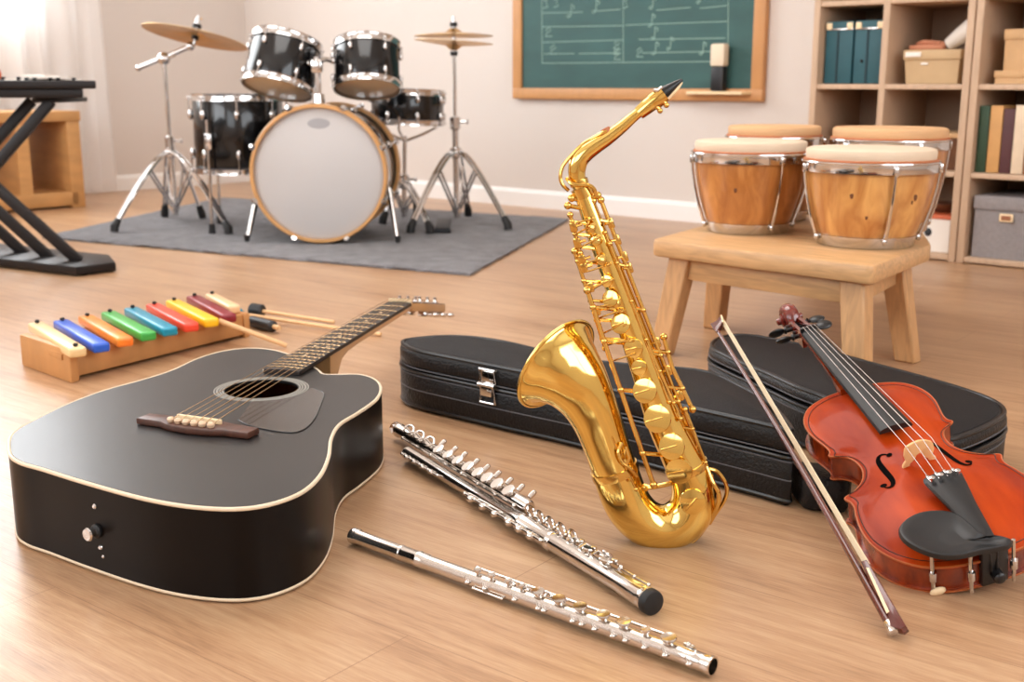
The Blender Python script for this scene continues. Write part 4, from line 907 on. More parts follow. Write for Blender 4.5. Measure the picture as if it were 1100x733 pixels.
# bridge
brl, brr, brc = gl(153, 449, ZT + .006), gl(272, 465, ZT + .006), gl(212, 455.5, ZT + 0.006)
bd2 = (brl - brr); BW = bd2.length; ba = math.atan2(bd2.y, bd2.x)
BT = Matrix.Translation(((brl.x + brr.x) / 2, (brl.y + brr.y) / 2, ZT)) @ Matrix.Rotation(ba, 4, 'Z')     # x to the bass side; -y to the neck? fixed below
h_ = BW / 2
side = -1 if (Matrix.Rotation(ba, 4, 'Z') @ V((0, 1, 0))).x > 0 else 1     # +1 : +y points to the tail
pts = [(-h_, -0.014), (-h_ * 0.62, -0.017), (-h_ * 0.35, -0.021), (0, -0.022), (h_ * 0.35, -0.021), (h_ * 0.62, -0.017), (h_, -0.014), (h_, 0.013), (h_ * 0.55, 0.014), (h_ * 0.4, 0.021), (0, 0.026), (-h_ * 0.4, 0.021), (-h_ * 0.55, 0.014), (-h_, 0.013)]
pts = [(x, y * side * 0.9) for x, y in pts]
b_ = MB().prism(pts, 0.0, 0.0095, BT, 0.0025).build('bridge', 'rosewood', g)
MB().box((0, -0.006 * side, 0.0115), (BW * 0.40, 0.004, 0.008), BT, 0.0012).build('saddle', 'bone', b_)
SP = [(-2.5 + i) / 5 * BW * 0.36 for i in range(6)]
for i, x in enumerate(SP):
    m = MB(); m.lathe([(0.0028, 0.006), (0.0034, 0.0095), (0.0048, 0.0115), (0.0050, 0.014), (0.0034, 0.0162), (0, 0.0168)], 14, BT @ Matrix.Translation((x, (0.009 + 0.004 * math.cos(x * 30)) * side, 0)), cap=False); m.build('bridge_pin', 'pin', b_)
# neck
fbe = gl(302, 397.5, ZT + 0.007)
best = None
for i in range(60):
    z = ZT + 0.01 + i * 0.002; q = gl(429.5, 324.5, z); d = (q - fbe).length
    if best is None or abs(d - 0.50) < best[0]: best = (abs(d - 0.50), q)
nut = best[1]; nd = (nut - fbe); NL = nd.length; nx = nd.normalized(); ny = V((0, 0, 1)).cross(nx).normalized(); nz = nx.cross(ny)
NM = Matrix(((nx.x, ny.x, nz.x, fbe.x), (nx.y, ny.y, nz.y, fbe.y), (nx.z, ny.z, nz.z, fbe.z), (0, 0, 0, 1)))
wf = lambda x: 0.0300 + (0.0235 - 0.0300) * x / NL
nk = thing  # (neck parts below are children of the guitar)
fbm = MB()
vs = []; fs = []
for x in (0, NL):
    w = wf(x); 
    for y, z in ((-w, -0.0065), (-w, -0.0005), (-w * 0.5, 0.0003), (0, 0.0006), (w * 0.5, 0.0003), (w, -0.0005), (w, -0.0065)): vs.append((x, y, z))
fs = [(i, i + 1, 7 + i + 1, 7 + i) for i in range(6)] + [(6, 0, 7, 13), tuple(range(7)), tuple(range(7, 14))]
fbo = fbm.add(vs, fs, NM).build('fretboard', 'fretboard', g, sharp=20)
sl = NL / (1 - 2 ** (-20 / 12))
for k in range(1, 20):
    x = NL - sl * (1 - 2 ** (-k / 12))
    if x < 0.004: continue
    w = wf(x) * 0.99; mb = MB(); mb.tube([(x, -w, 0.0), (x, -w / 2, 0.0008), (x, 0, 0.0011), (x, w / 2, 0.0008), (x, w, 0.0)], 0.0008, 6, X=NM); mb.build('fret', 'bronze', fbo)
for k in (3, 5, 7, 9, 12, 15):
    x = NL - sl * (1 - 2 ** (-(k - 0.5) / 12))
    for y in ((0,) if k != 12 else (-0.011, 0.011)): mb = MB(); mb.lathe([(0.0032, 0), (0.0032, 0.0004)], 14, NM @ Matrix.Translation((x, y, 0.0006))); mb.build('inlay_dot', 'bone', fbo)
for s_ in (1,):
    mb = MB(); mb.tube([(0, s_ * wf(0), -0.002), (NL, s_ * wf(NL), -0.002)], 0.0012, 6, X=NM); mb.build('fretboard_binding', 'cream', fbo)
xj = 0.145                                            # the neck leaves the body here
vs = []; fs = []; secs = [(xj - 0.03, 0.088), (xj + 0.01, 0.060), (xj + 0.028, 0.030), (xj + 0.055, 0.020), (xj + 0.1, 0.0175), (NL - 0.02, 0.0155), (NL + 0.01, 0.0155)]
for x, dp in secs:
    w = wf(min(x, NL)) * 0.985
    for k in range(11):
        a = PI * k / 10; vs.append((x, -w * math.cos(a), -0.0065 - dp * math.sin(a) ** 0.8))
for i in range(len(secs) - 1):
    for k in range(10): a = i * 11 + k; fs.append((a, a + 1, a + 12, a + 11))
    fs.append((i * 11 + 10, i * 11, i * 11 + 11, i * 11 + 21))
fs += [tuple(range(11)), tuple(range((len(secs) - 1) * 11, len(secs) * 11))]
MB().add(vs, fs, NM).build('neck', 'neck_wood', g)
MB().box((NL + 0.003, 0, 0.0005), (0.006, wf(NL) * 2, 0.010), NM, 0.001).build('nut', 'bone', g)
HT = NM @ Matrix.Translation((NL + 0.006, 0, -0.002)) @ Matrix.Rotation(math.radians(13), 4, 'Y')
ho = [(0, -0.023), (0.012, -0.026), (0.03, -0.034), (0.06, -0.036), (0.15, -0.039), (0.165, -0.030), (0.172, 0.0), (0.165, 0.030), (0.15, 0.039), (0.06, 0.036), (0.03, 0.034), (0.012, 0.026), (0, 0.023)]
hd = MB().prism(ho, -0.016, 0.0, HT, 0.002).build('headstock', 'neck_wood', g)
MB().prism([(x * 0.985 + 0.001, y * 0.97) for x, y in ho], 0.0, 0.0012, HT).build('headstock_face', 'rosewood', hd)
tp = []
for s_ in (-1, 1):
    for i in range(3):
        x = 0.045 + 0.045 * i; y = s_ * 0.021; tp.append((x, y))
        mb = MB(); mb.lathe([(0.0085, 0.001), (0.0085, 0.003), (0.004, 0.004), (0.003, 0.008), (0.004, 0.0125), (0.0, 0.014)], 14, HT @ Matrix.Translation((x, y, 0))); mb.build('tuning_post', 'chrome', hd)
        mb = MB(); mb.box((x, s_ * 0.030, -0.021), (0.014, 0.018, 0.010), HT, 0.002); mb.tube([(x, s_ * 0.036, -0.021), (x, s_ * 0.049, -0.021)], 0.0028, 8, X=HT)
        mb.sphere((x, s_ * 0.056, -0.021), 0.010, 14, (1.0, 0.9, 0.45), X=HT); mb.build('tuning_peg', 'chrome', hd)
order = [(-1, 2), (-1, 1), (-1, 0), (1, 0), (1, 1), (1, 2)]
for i in range(6):
    x = SP[i]; a = BT @ V((x, -0.006 * side, 0.0158)); pin = BT @ V((x, 0.008 * side, 0.012))
    # bass strings on the bass side: match the sign of y
    yn = (x / (BW * 0.18)) * wf(NL) * 0.80; sy = 1 if (BT.to_3x3() @ V((1, 0, 0))).dot(ny) > 0 else -1
    q = NM @ V((NL + 0.003, yn * sy, 0.0062)); s_ = 1 if yn * sy > 0 else -1; idx = min(2, int(2.99 - abs(x) / (BW * 0.18) * 2.99)) if False else [2, 1, 0, 0, 1, 2][i]
    e = HT @ V((0.045 + 0.045 * (2 - idx), s_ * 0.0215, 0.006))
    mb = MB(); mb.tube([pin, a, q, e], 0.0007 if i in (0, 1, 2) else 0.0005, 6); mb.build('string', 'bronze', g)
# end pin and side screws at the tail
def tailpt(px, py):
    # nearest side point: march along the pixel ray until it meets the tail wall
    r = ray(px, py); pl = [V(p) for p in gout]
    bestq = None
    for k in range(400):
        t = 0.9 + k * 0.002; q = GI @ (EYE + r * t); pt = V((q.x, q.y)); ins = False; j = n - 1
        for i_ in range(n):
            a, b = pl[i_], pl[j]
            if (a.y > pt.y) != (b.y > pt.y) and pt.x < (b.x - a.x) * (pt.y - a.y) / (b.y - a.y) + a.x: ins = not ins
            j = i_
        if ins: return q
    return q
for px, py, r, l, m in ((105, 570.5, 0.0088, 0.015, 'chrome'), (102.5, 544, 0.0032, 0.003, 'chrome'), (109, 588, 0.0030, 0.003, 'chrome'), (111.5, 598, 0.0022, 0.002, 'chrome')):
    q = tailpt(px, py); nrm = None
    i_ = min(range(n), key=lambda k: (V(gout[k]) - V((q.x, q.y))).length); e = V(gout[(i_ + 1) % n]) - V(gout[i_ - 1]); nrm = V((e.y, -e.x, 0)).normalized()
    T = align(q, nrm); mb = MB()
    if r > 0.005:
        MB().lathe([(r * 0.9, -0.002), (r * 0.95, 0.003), (r * 0.7, 0.005), (0, 0.005)], 20, T).build('end_pin_washer', 'rubber', g)
        mb.lathe([(r * 0.55, 0.004), (r * 0.55, 0.010), (r * 0.85, 0.012), (r * 0.9, l - 0.002), (r * 0.75, l), (0, l + 0.0005)], 20, T); mb.build('end_pin', m, g)
    else: mb.lathe([(r, -0.001), (r, l * 0.5), (r * 0.6, l), (0, l)], 14, T); mb.build('side_screw', m, g)
# ------------------------------------------------------------------ saxophone
YS = P(712, 591, 0).y + 0.026
SB = P(712, 591, 0); SO = V((SB.x, YS, 0))
g = thing('saxophone', 'polished gold alto saxophone standing upright on its bow before the black case', 'saxophone', SO)
def S(px, py, off=0.0): return PY(px, py, YS - off) - SO
SK = lambda py: mpp(PY(700, py, YS))
CAMD = V((0, -1, 0.12)).normalized()
def sweep(rows, n=5, offs=None):
    pts = catmull([V((x, y, r)) for x, y, r in rows], n, False)
    ot = catmull([V((o, 0, 0)) for o in offs], n, False) if offs else [V((0, 0, 0))] * len(pts)
    return [S(p.x, p.y, o.x) for p, o in zip(pts, ot)], [p.z * SK(p.y) for p in pts]
BODY = [(625.5, 206, 9.2), (630, 219, 9.8), (639, 245, 11.0), (650, 274, 12.2), (660, 300, 13.2), (671, 330, 14.3), (685, 370, 16), (699, 410, 17.8), (713, 450, 19.5), (727, 480, 21), (738, 503, 22.3)]
BOW = [(738, 503, 22.3), (744.5, 522, 23.6), (744.5, 540, 24.6), (737, 555, 25), (723, 565, 25), (707, 566.5, 25), (691, 560, 25.2), (678, 547, 25.4), (669, 530, 25.4), (660.5, 506, 24.8)]
BELL = [(660.5, 506, 24.6), (651, 478, 24.8), (642, 453, 26.6), (632, 432, 30), (621, 415, 35.5), (611, 403.5, 41.5), (603, 396, 48), (597.5, 391.5, 55.5)]
p, r = sweep(BODY); mb = MB(); mb.tube(p, r, 32, cap=False); mb.build('body_tube', 'gold', g, sharp=60)
p, r = sweep(BOW); mb = MB(); mb.tube(p, r, 36, cap=False); mb.build('bow', 'gold', g, sharp=60)
p, r = sweep(BELL, 6, [0, 0, 0, 0, -0.002, -0.006, -0.011, -0.016]); mb = MB(); mb.tube(p, r, 48, cap=False)
mb.tube(p[4:], [q * 0.975 for q in r[4:]], 48, cap=False); bell = mb.build('bell', 'gold', g, sharp=70)
t_end = (p[-1] - p[-2]).normalized(); T = align(p[-1], t_end); R_ = r[-1]
mb = MB(); mb.tube([T @ V((R_ * math.cos(2 * PI * k / 64), R_ * math.sin(2 * PI * k / 64), 0)) for k in range(64)], 0.0023, 10, closed=True); mb.build('bell_rim', 'gold', bell)
def band(px, py, rpx, tan, w, rr=1.05, name='joint_ring', off=0):
    k = SK(py); mb = MB(); mb.ring([(rpx * k * 0.99, -w), (rpx * k * rr, -w), (rpx * k * (rr + 0.012), 0), (rpx * k * rr, w), (rpx * k * 0.99, w)], 40, align(S(px, py, off), tan)); return mb.build(name, 'gold2', g)
band(738, 503, 22.4, S(744, 521) - S(732, 490), 0.004); band(660.5, 506, 24.8, S(651, 478) - S(669, 530), 0.005); band(625.8, 207, 9.4, S(630, 219) - S(621, 195), 0.006, 1.16, 'neck_socket')
band(622, 196, 9.0, S(625, 206) - S(620, 188), 0.003, 1.12, 'neck_ring')
NECK = [(625, 204, 8.6), (621, 194, 8.8), (619.5, 184, 9.4), (622, 173, 9.8), (629, 164.5, 9.6), (640, 156.5, 8.8), (653, 148, 7.8), (668, 136.5, 6.7), (680, 126, 5.8), (690, 118, 5.2)]
p, r = sweep(NECK); mb = MB(); mb.tube(p, r, 28); mb.build('neck', 'gold', g, sharp=60)
# mouthpiece: gold shank, ligature, black beak, reed
p, r = sweep([(686, 122, 7.2), (694, 115.5, 8.2), (701, 110, 8.6)]); mp_ = MB().tube(p, r, 24).build('mouthpiece', 'gold', g)
p, r = sweep([(700, 110.5, 9.2), (706, 106.5, 9.6), (713, 101, 9.0)]); MB().tube(p, r, 24).build('ligature', 'gold2', mp_)
rows = [(708, 104.5, 8.0), (716, 98.5, 6.6), (724, 92.5, 4.4), (730, 88.2, 2.6), (733, 86.2, 1.3)]
p, r = sweep(rows); mb = MB(); mb.tube([q + V((0, 0, 0.0006)) for q in p], r, 20); mb.build('beak', 'ebony', mp_)
p, r = sweep([(705, 113.5, 4.0), (715, 105.5, 3.8), (725, 97, 2.9), (733, 88.5, 0.9)]); mb = MB(); mb.tube(p, r, 14); mb.build('reed', 'bone', mp_)
for (x, y) in ((706, 116), (713, 110)):
    mb = MB(); mb.tube([S(x - 3, y - 3, 0.006), S(x + 2.5, y + 2.5, 0.004)], 0.0022, 8); mb.sphere(S(x + 3, y + 3, 0.004), 0.0032, 10); mb.build('ligature_screw', 'gold2', mp_)
mb = MB(); mb.tube([S(702, 97, 0.004), S(707, 97.5, 0.006), S(711, 94, 0.004)], 0.002, 8); mb.build('ligature_screw', 'silver', mp_)
# octave key over the neck
mb = MB(); mb.tube(catmull([S(*q) for q in ((652, 140.5, .004), (645, 144, .004), (636, 149, .002), (625, 156, .002), (614, 167, .003), (605, 178, .004), (602, 189, .005), (604, 198, .006), (611, 205, .007))], 4, False), 0.0021, 8)
mb.tube(catmull([S(*q) for q in ((609, 192, .004), (614, 197.5, .012), (623, 199, .014), (632, 199, .012), (638, 203, .010), (640, 209, .008))], 4, False), 0.0023, 8)
mb.build('octave_key', 'gold2', g)
mb = MB(); mb.lathe([(0.0055, -0.003), (0.006, 0), (0.005, 0.003), (0, 0.0035)], 16, align(S(651, 140.5, .0), S(648, 134) - S(652, 142))); mb.build('octave_pad', 'copper_lip', g)
# key cups
def body_at(py):
    for a, b in zip(BODY, BODY[1:]):
        if a[1] <= py <= b[1]:
            t = (py - a[1]) / (b[1] - a[1]); return a[0] + (b[0] - a[0]) * t, a[2] + (b[2] - a[2]) * t
    return BODY[-1][0], BODY[-1][2]
def cup(px, py, rpx, nrm=(-0.42, -0.88, 0.22), off=None, rib=0.3):
    k = SK(py); rr = rpx * k
    if off is None: off = body_at(py)[1] * k * 0.92 + 0.004
    c = S(px, py, off); nn = V(nrm).normalized(); T = align(c, nn, (math.cos(rib), 0, math.sin(rib)))
    mb = MB(); mb.lathe([(rr * 0.8, -0.006), (rr * 0.82, -0.001), (rr * 0.97, -0.0005), (rr, 0.001), (rr * 0.97, 0.0026), (rr * 0.6, 0.0034), (rr * 0.2, 0.0037), (0, 0.0037)], 30, T)
    o = mb.build('key_cup', 'gold', g, sharp=30)
    mb = MB(); mb.box((-rr * 0.2, 0, 0.0038), (rr * 1.3, 0.0022, 0.0022), T, 0.0008); mb.build('key_arm', 'gold2', o)
    mb = MB(); mb.lathe([(rr * 0.72, -0.013), (rr * 0.72, 0.0)], 24, T, cap=False); mb.build('tone_hole', 'gold2', o); return c
for a in ((641, 258, 6), (652, 302, 6.5), (656, 321, 9), (667, 348, 11), (681, 374, 10.5), (687, 395, 8.5), (693, 420, 13.4), (706.5, 450, 15.2), (722, 480, 14.2)): cup(*a, (-0.42, -0.88, (0.2, -0.12, 0.04)[int(a[1]) % 3]), None, 0.3)
cup(729.5, 506, 14.2, (-0.3, -0.93, -0.02)); cup(744, 539, 14.0, (-0.1, -0.98, 0.12), 22 * SK(540) + 0.003, 0.9)
for a in ((668, 486, 8.0), (674, 512, 6.5)): cup(a[0], a[1], a[2], (0.75, -0.6, 0.2), 0.020, 1.2)
# rods, with posts that reach the tube
def rod(pts, r=0.0021, posts=5, side=0, name='key_rod'):
    q = [S(*p) for p in pts]; mb = MB(); mb.tube(q, r, 8)
    for e in (q[0], q[-1]): mb.sphere(e, r * 1.7, 10)
    o = mb.build(name, 'gold2', g)
    for i in range(posts):
        t = (i + 0.5) / posts * (len(pts) - 1); k = min(int(t), len(pts) - 2); f = t - k
        x, y, of = [pts[k][j] + (pts[k + 1][j] - pts[k][j]) * f for j in range(3)]
        bx_, br = body_at(max(207, min(502, y))); s_ = -1 if x < bx_ else 1
        a = S(x, y, of); b = S(bx_ + s_ * br * 0.7, y + s_ * -2, br * SK(y) * 0.55)
        m = MB(); m.sphere(a, r * 1.4, 10); m.tube([a, b], [r * 0.8, r * 0.95], 7); m.build('key_post', 'gold2', g)
rod([(612.5, 231, .012), (623, 272, .014)], 0.0022, 3); rod([(617, 270, .014), (634, 323, .016), (650, 374, .016)], 0.0023, 5)
rod([(631, 312, .020), (655, 385, .022), (702, 521, .024)], 0.0028, 4)
rod([(645.5, 215, .004), (700, 357, .006), (757, 506, .010)], 0.0025, 6)
rod([(655, 262, .012), (694, 365, .014), (731, 450, .018)], 0.0019, 5); rod([(650, 250, .010), (686, 350, .013), (719, 432, .018)], 0.0016, 0)
rod([(713, 362, .002), (722, 395, .003), (744, 440, .006)], 0.0027, 2); rod([(736, 440, .012), (752, 482, .014), (764, 512, .012)], 0.002, 2)
rod([(641, 440, 0.020), (657, 470, 0.025), (683, 526, 0.022)], 0.0017, 0, name='bell_key_rod')
# small levers and side keys crossing between rods and tube
random.seed(5)
for i, (y, ln, cr_) in enumerate(((240, .5, 0), (252, .15, 1), (266, .4, 0), (284, .1, 1), (292, .55, 0), (312, .2, 0), (330, .1, 1), (342, .35, 0), (358, .0, 1), (371, .3, 0), (388, .1, 0))):
    bx_, br = body_at(y); x0 = 613.5 + (y - 231) * 0.262 + (0 if y < 300 else (y - 300) * 0.02)
    a = S(x0, y, 0.015); b = S(bx_ - br * (.75 - ln), y - 5 - 3 * (i % 3), br * SK(y) * 0.95 + 0.005); m_ = (a + b) / 2 + V((0, -0.005, 0.003 * (i % 2)))
    mb = MB(); mb.tube(bezier(a, m_, b, 6), [0.0024, 0.002, 0.0019, 0.0019, 0.0019, 0.002, 0.0024], 8, flat=0.6)
    if cr_:
        T = align(b, V((-.5, -.8, .25)), (1, 0, 0)); mb.lathe([(.0040, -.004), (.0062, -.001), (.0066, .0008), (.005, .002), (0, .0022)], 18, T)
    else: mb.box((0, 0, 0), (.008, .0028, .006), align(b, (b - a).normalized(), (0, -1, 0)), .001)
    mb.build('key_lever', 'gold2', g)
for (x, y) in ((616, 244), (620, 261), (627, 288), (634, 309), (641, 334), (625, 279)):
    mb = MB(); mb.box((0, 0, 0), (0.0085, 0.005, 0.012), align(S(x, y, 0.016), (0.25, 0.1, -1)), 0.002); mb.tube([S(x, y, 0.016), S(x + 9, y - 3, 0.014)], 0.0017, 7); mb.build('side_key_touch', 'gold2', g)
for (x, y, dx) in ((656, 240, 6), (663, 258, 7), (671, 276, 8), (676, 288, 7), (706, 368, 5), (718, 398, 5), (731, 425, 6), (735, 452, 5), (742, 470, 6), (748, 486, 6)):
    mb = MB(); mb.box((0, 0, 0), (0.0075, 0.006, 0.013), align(S(x, y, 0.004), S(x + 5, y + 14) - S(x, y), (1, 0, 0)), 0.0022); mb.tube([S(x, y, 0.004), S(x - dx, y + 1, 0.010)], 0.0016, 7); mb.build('side_key_touch', 'gold2', g)
for (x, y) in ((610, 221), (614, 213), (637, 216), (642, 210)):
    mb = MB(); mb.sphere(S(x, y, 0.004), 0.0045, 12); mb.tube([S(x, y, 0.004), S(626, y + 3, 0.004)], 0.0026, 8); mb.build('key_post', 'gold2', g)
# thumb and low key guards
mb = MB(); mb.tube(catmull([S(*q) for q in ((756, 503, .008), (769, 506, .014), (777, 515, .017), (781, 526, .017), (778, 538, .014), (768, 553, .008), (762, 563, .004))], 4, False), 0.0024, 8)
mb.tube(catmull([S(*q) for q in ((757, 497, .010), (765, 517, .020), (772, 530, .022), (771, 543, .020), (764, 556, .012))], 4, False), 0.0027, 8); mb.build('key_guard', 'gold2', g)
mb = MB(); mb.tube(catmull([S(*q) for q in ((668, 476, .024), (664, 486, .029), (668, 497, .031), (676, 503, .029), (684, 512, .024))], 4, False), 0.0022, 8); mb.tube([S(672, 480, .027), S(676, 492, .03), S(672, 502, .03)], 0.0018, 7); mb.build('key_guard', 'gold2', g)
mb = MB(); mb.tube(catmull([S(*q) for q in ((692, 522, .006), (698, 524, .012), (710, 522, .014), (722, 519, .014), (727, 515, .012))], 3, False), 0.003, 8); mb.sphere(S(693, 524, .007), 0.005, 10); mb.build('body_brace', 'gold2', g)
# bow guard: a rib along the underside with the small foot plate
gd = catmull([V((x, y, 0)) for x, y in ((649, 536), (656, 555), (669, 572), (686, 585), (707, 590), (730, 589), (748, 580), (762, 562))], 5, False)
mb = MB(); mb.tube([S(p_.x, p_.y, 0.004) for p_ in gd], 0.0016, 8); mb.build('bow_rib', 'gold2', g)
mb = MB(); mb.box((0, 0, 0), (0.018, 0.014, 0.006), Matrix.Translation(S(711, 588.5, 0.008)), 0.002); mb.build('bow_guard', 'gold2', g)
# ------------------------------------------------------------------ flutes
def flute_frame(a, b):
    z = (b - a).normalized(); up = V((0, 0, 1)); x = up.cross(z).normalized() * -1
    if x.y < 0: x = -x                                   # x: level, away from the viewer
    y = z.cross(x)                                       # +-up
    return z, x
class Fl:
    def __init__(s, name, label, a, b):
        s.a, s.b = a, b; s.z, s.x = flute_frame(a, b); s.L = (b - a).length
        s.g = thing(name, label, 'flute', tuple((a + b) / 2)); s.o = (a + b) / 2
    def p(s, t, r, ang): # t along in metres, ang: 0 = up, + = away from the viewer
        up = (V((0, 0, 1)) - s.z * s.z.z).normalized(); n = up * math.cos(ang) + s.x * math.sin(ang); return s.a + s.z * t + n * r - s.o, n
    def tt(s, px, py): # length along the axis seen at that pixel
        best = min(range(401), key=lambda k: (V(project(s.a + (s.b - s.a) * (k / 400))) - V((px, py))).length); return s.L * best / 400
    def tube(s, rows, name, m, off=(0, 0), par=None):
        mb = MB(); mb.lathe([(r, t) for t, r in rows], 32, align(s.a - s.o + s.x * off[0] + V((0, 0, off[1])), s.z), cap=True); return mb.build(name, m, par or s.g)
    def pad(s, t, r, ang, rp, name='key_pad', h=0.004, off=V((0, 0, 0))):
        c, n = s.p(t, r + h, ang); T = align(c + off, n, s.z); mb = MB()
        mb.lathe([(rp * 0.55, -h), (rp * 0.6, -0.0012), (rp * 0.95, -0.001), (rp, 0.0004), (rp * 0.92, 0.0016), (rp * 0.5, 0.0013), (0, 0.0012)], 22, T, cap=True); return mb.build(name, 'silver', s.g)
    def ring(s, t, r, ang, rp, h=0.005, off=V((0, 0, 0)), tilt=0.5):
        c, n = s.p(t, r + h, ang); T = align(c + off, (n + s.z * tilt), s.z); mb = MB(); mb.tube([T @ V((rp * math.cos(2 * PI * k / 18), rp * 0.8 * math.sin(2 * PI * k / 18), 0)) for k in range(18)], 0.0017, 8, closed=True)
        mb.tube([c + off - n * h, c + off + T.to_3x3() @ V((rp, 0, 0))], 0.0014, 6); return mb.build('key_ring', 'silver', s.g)
    def rod(s, t0, t1, r, ang, rr=0.0015, posts=4, off=V((0, 0, 0))):
        a, n = s.p(t0, r, ang); b, _ = s.p(t1, r, ang); mb = MB(); mb.tube([a + off, b + off], rr, 8); mb.build('key_rod', 'silver', s.g)
        for i in range(posts):
            q = a + (b - a) * (i / max(1, posts - 1)) + off; m = MB(); m.sphere(q, rr * 1.7, 10); m.tube([q, q - n * (r * 0.45)], [rr * 0.9, rr * 1.1], 7); m.build('key_post', 'silver', s.g)
def project(p):
    d = V(p) - EYE; f = d.y * _c - d.z * _s; v = d.y * _s + d.z * _c; return (550 + F * d.x / f, 366.5 - F * v / f)
f1 = Fl('flute', 'silver flute in front, lying open ended and nearest the lower frame edge', P(379, 575.5, 0.0108), P(766, 716.5, 0.0108))
r0 = 0.0088; L = f1.L; T_ = f1.tt
t1, t2, t3, t4 = T_(431, 593), T_(436, 595), T_(449, 601), T_(460, 604)
rows = [(0, r0 * .9), (0.0005, r0 * 1.1), (0.004, r0 * 1.14), (0.0065, r0 * 1.02), (0.0075, r0 * 1.12), (0.010, r0 * 1.1), (0.0115, r0 * .97), (t1 - .001, r0 * .98), (t1, r0 * 1.08), (t1 + .003, r0 * 1.08), (t1 + .004, r0), (t2, r0 * 1.06), (t3 - .002, r0 * 1.06), (t3, r0 * 1.13), (t3 + .003, r0 * 1.13), (t3 + .004, r0 * 1.06), (t4, r0 * 1.08), (t4 + .002, r0 * 1.0)]
rows += [(L * 0.93, r0), (L - 0.022, r0 * 1.0), (L - .02, r0 * 1.06), (L - .017, r0 * 1.06), (L - .016, r0 * 1.02), (L - .006, r0 * 1.04), (L - .004, r0 * 1.12), (L, r0 * 1.12), (L, r0 * 0.9), (L - 0.02, r0 * 0.9)]
f1.tube(rows, 'body_tube', 'silver')
mb = MB(); mb.lathe([(r0 * 0.89, L - 0.0195), (0, L - 0.0195)], 24, align(f1.a - f1.o, f1.z), cap=False); mb.build('bore', 'rubber', f1.g)
f1.rod(T_(509, 615), T_(712, 690), r0 + 0.0050, 0.85, 0.0015, 11)
f1.rod(T_(514, 628), T_(545, 640), r0 + 0.003, -1.9, 0.0012, 2)
for px, py, rp in ((516, 622, .0045), (530, 627, .0045), (548, 634, .0040), (563, 639, .0040), (580, 646, .0070), (602, 654, .0074), (625, 663, .0076), (650, 671, .0074), (671, 679, .0078), (695, 688, .0050), (719, 697, .0082)): f1.pad(T_(px, py), r0, -0.12, rp, h=.0052)
for px, py in ((545, 632), (559, 640), (588, 650), (614, 660), (638, 669), (662, 678), (735, 703)):
    c, n = f1.p(T_(px, py), r0 + 0.003, 0.8); mb = MB(); mb.sphere(c, 0.0028, 10); q, _ = f1.p(T_(px, py) + 0.012, r0 + .0015, 0.1); mb.tube([c, q], 0.0013, 7); mb.build('key_lever', 'silver', f1.g)
for px, py in ((509, 632), (526, 640), (559, 652), (584, 662), (590, 664), (620, 676), (630, 680), (644, 683), (663, 692), (677, 697), (698, 703), (719, 712), (744, 722)):
    c, n = f1.p(T_(px, py - 8), r0 + 0.0025, -1.55); mb = MB(); mb.sphere(c, 0.0026, 10, (1.2, 1, 1)); q, _ = f1.p(T_(px, py - 8) - 0.006, r0 * .9, -1.0); mb.tube([c, q], 0.0013, 7); mb.build('key_post', 'silver', f1.g)
c, n = f1.p(T_(735, 702), r0 + .003, 1.1); mb = MB(); mb.box((0, 0, 0), (0.012, 0.007, 0.003), align(c, n, f1.z), .001); mb.build('foot_key', 'silver', f1.g)
# second flute with the black end cap
f2 = Fl('flute', 'thick silver flute with dense keys and a black end cap beside the saxophone', P(437, 486.5, 0.0135), P(697, 645.5, 0.0135))
r2 = 0.0112; L = f2.L; T_ = f2.tt
a_, b_, c_, d_ = T_(558, 566), T_(590, 583), T_(668, 632), T_(690, 643)
rows = [(0, r2 * .75), (0.001, r2 * .82), (0.004, r2 * .84), (0.006, r2 * .80), (a_ - .03, r2 * .86), (a_ - .028, r2 * 1.0), (a_ - .002, r2 * 1.02), (a_, r2 * 1.1), (a_ + .006, r2 * 1.1), (a_ + .008, r2 * 1.02), (b_, r2 * 1.04), (b_ + .001, r2 * 1.14), (b_ + .007, r2 * 1.14), (b_ + .009, r2 * 1.0), (c_, r2 * 1.02), (c_ + .002, r2 * 1.08), (d_ - .006, r2 * 1.1), (d_, r2 * 1.16), (L - .006, r2 * 1.16), (L - .005, r2 * 1.2), (L - .001, r2 * 1.2)]
f2.tube(rows, 'body_tube', 'silver')
mb = MB(); mb.lathe([(r2 * 1.12, L - 0.002), (r2 * 1.22, L - .0005), (r2 * 1.22, L + .006), (r2 * 1.12, L + .0085), (r2 * 0.75, L + .0095), (0, L + .0098)], 32, align(f2.a - f2.o, f2.z)); e_ = mb.build('end_cap', 'rubber', f2.g); e_['label'] = 'black rubber end cap'
# companion tube lying against the far side, carrying the pads
ua = P(424.5, 460, 0.018); ub = P(569, 546, 0.022); uL = (ub - ua).length; uz = (ub - ua).normalized(); ur = 0.0094
mb = MB(); mb.lathe([(ur * .9, 0), (ur * 1.08, 0.001), (ur * 1.1, 0.012), (ur * 1.16, 0.014), (ur * 1.16, 0.018), (ur, 0.02), (ur, uL * 0.45), (ur * 1.05, uL * .46), (ur * 1.05, uL * .48), (ur, uL * .49), (ur, uL - 0.004), (ur * .8, uL)], 28, align(ua - f2.o, uz)); mb.build('second_tube', 'silver', f2.g)
def on_u(px, py):
    k = min(range(401), key=lambda q: (V(project(ua + (ub - ua) * (q / 400))) - V((px, py))).length); return ua + (ub - ua) * (k / 400) - f2.o
un = (V((0, 0, 1)) * 0.85 - f2.x * 0.5).normalized(); un = (un - uz * un.dot(uz)).normalized(); ux = uz.cross(un).normalized()
if ux.y < 0: ux = -ux
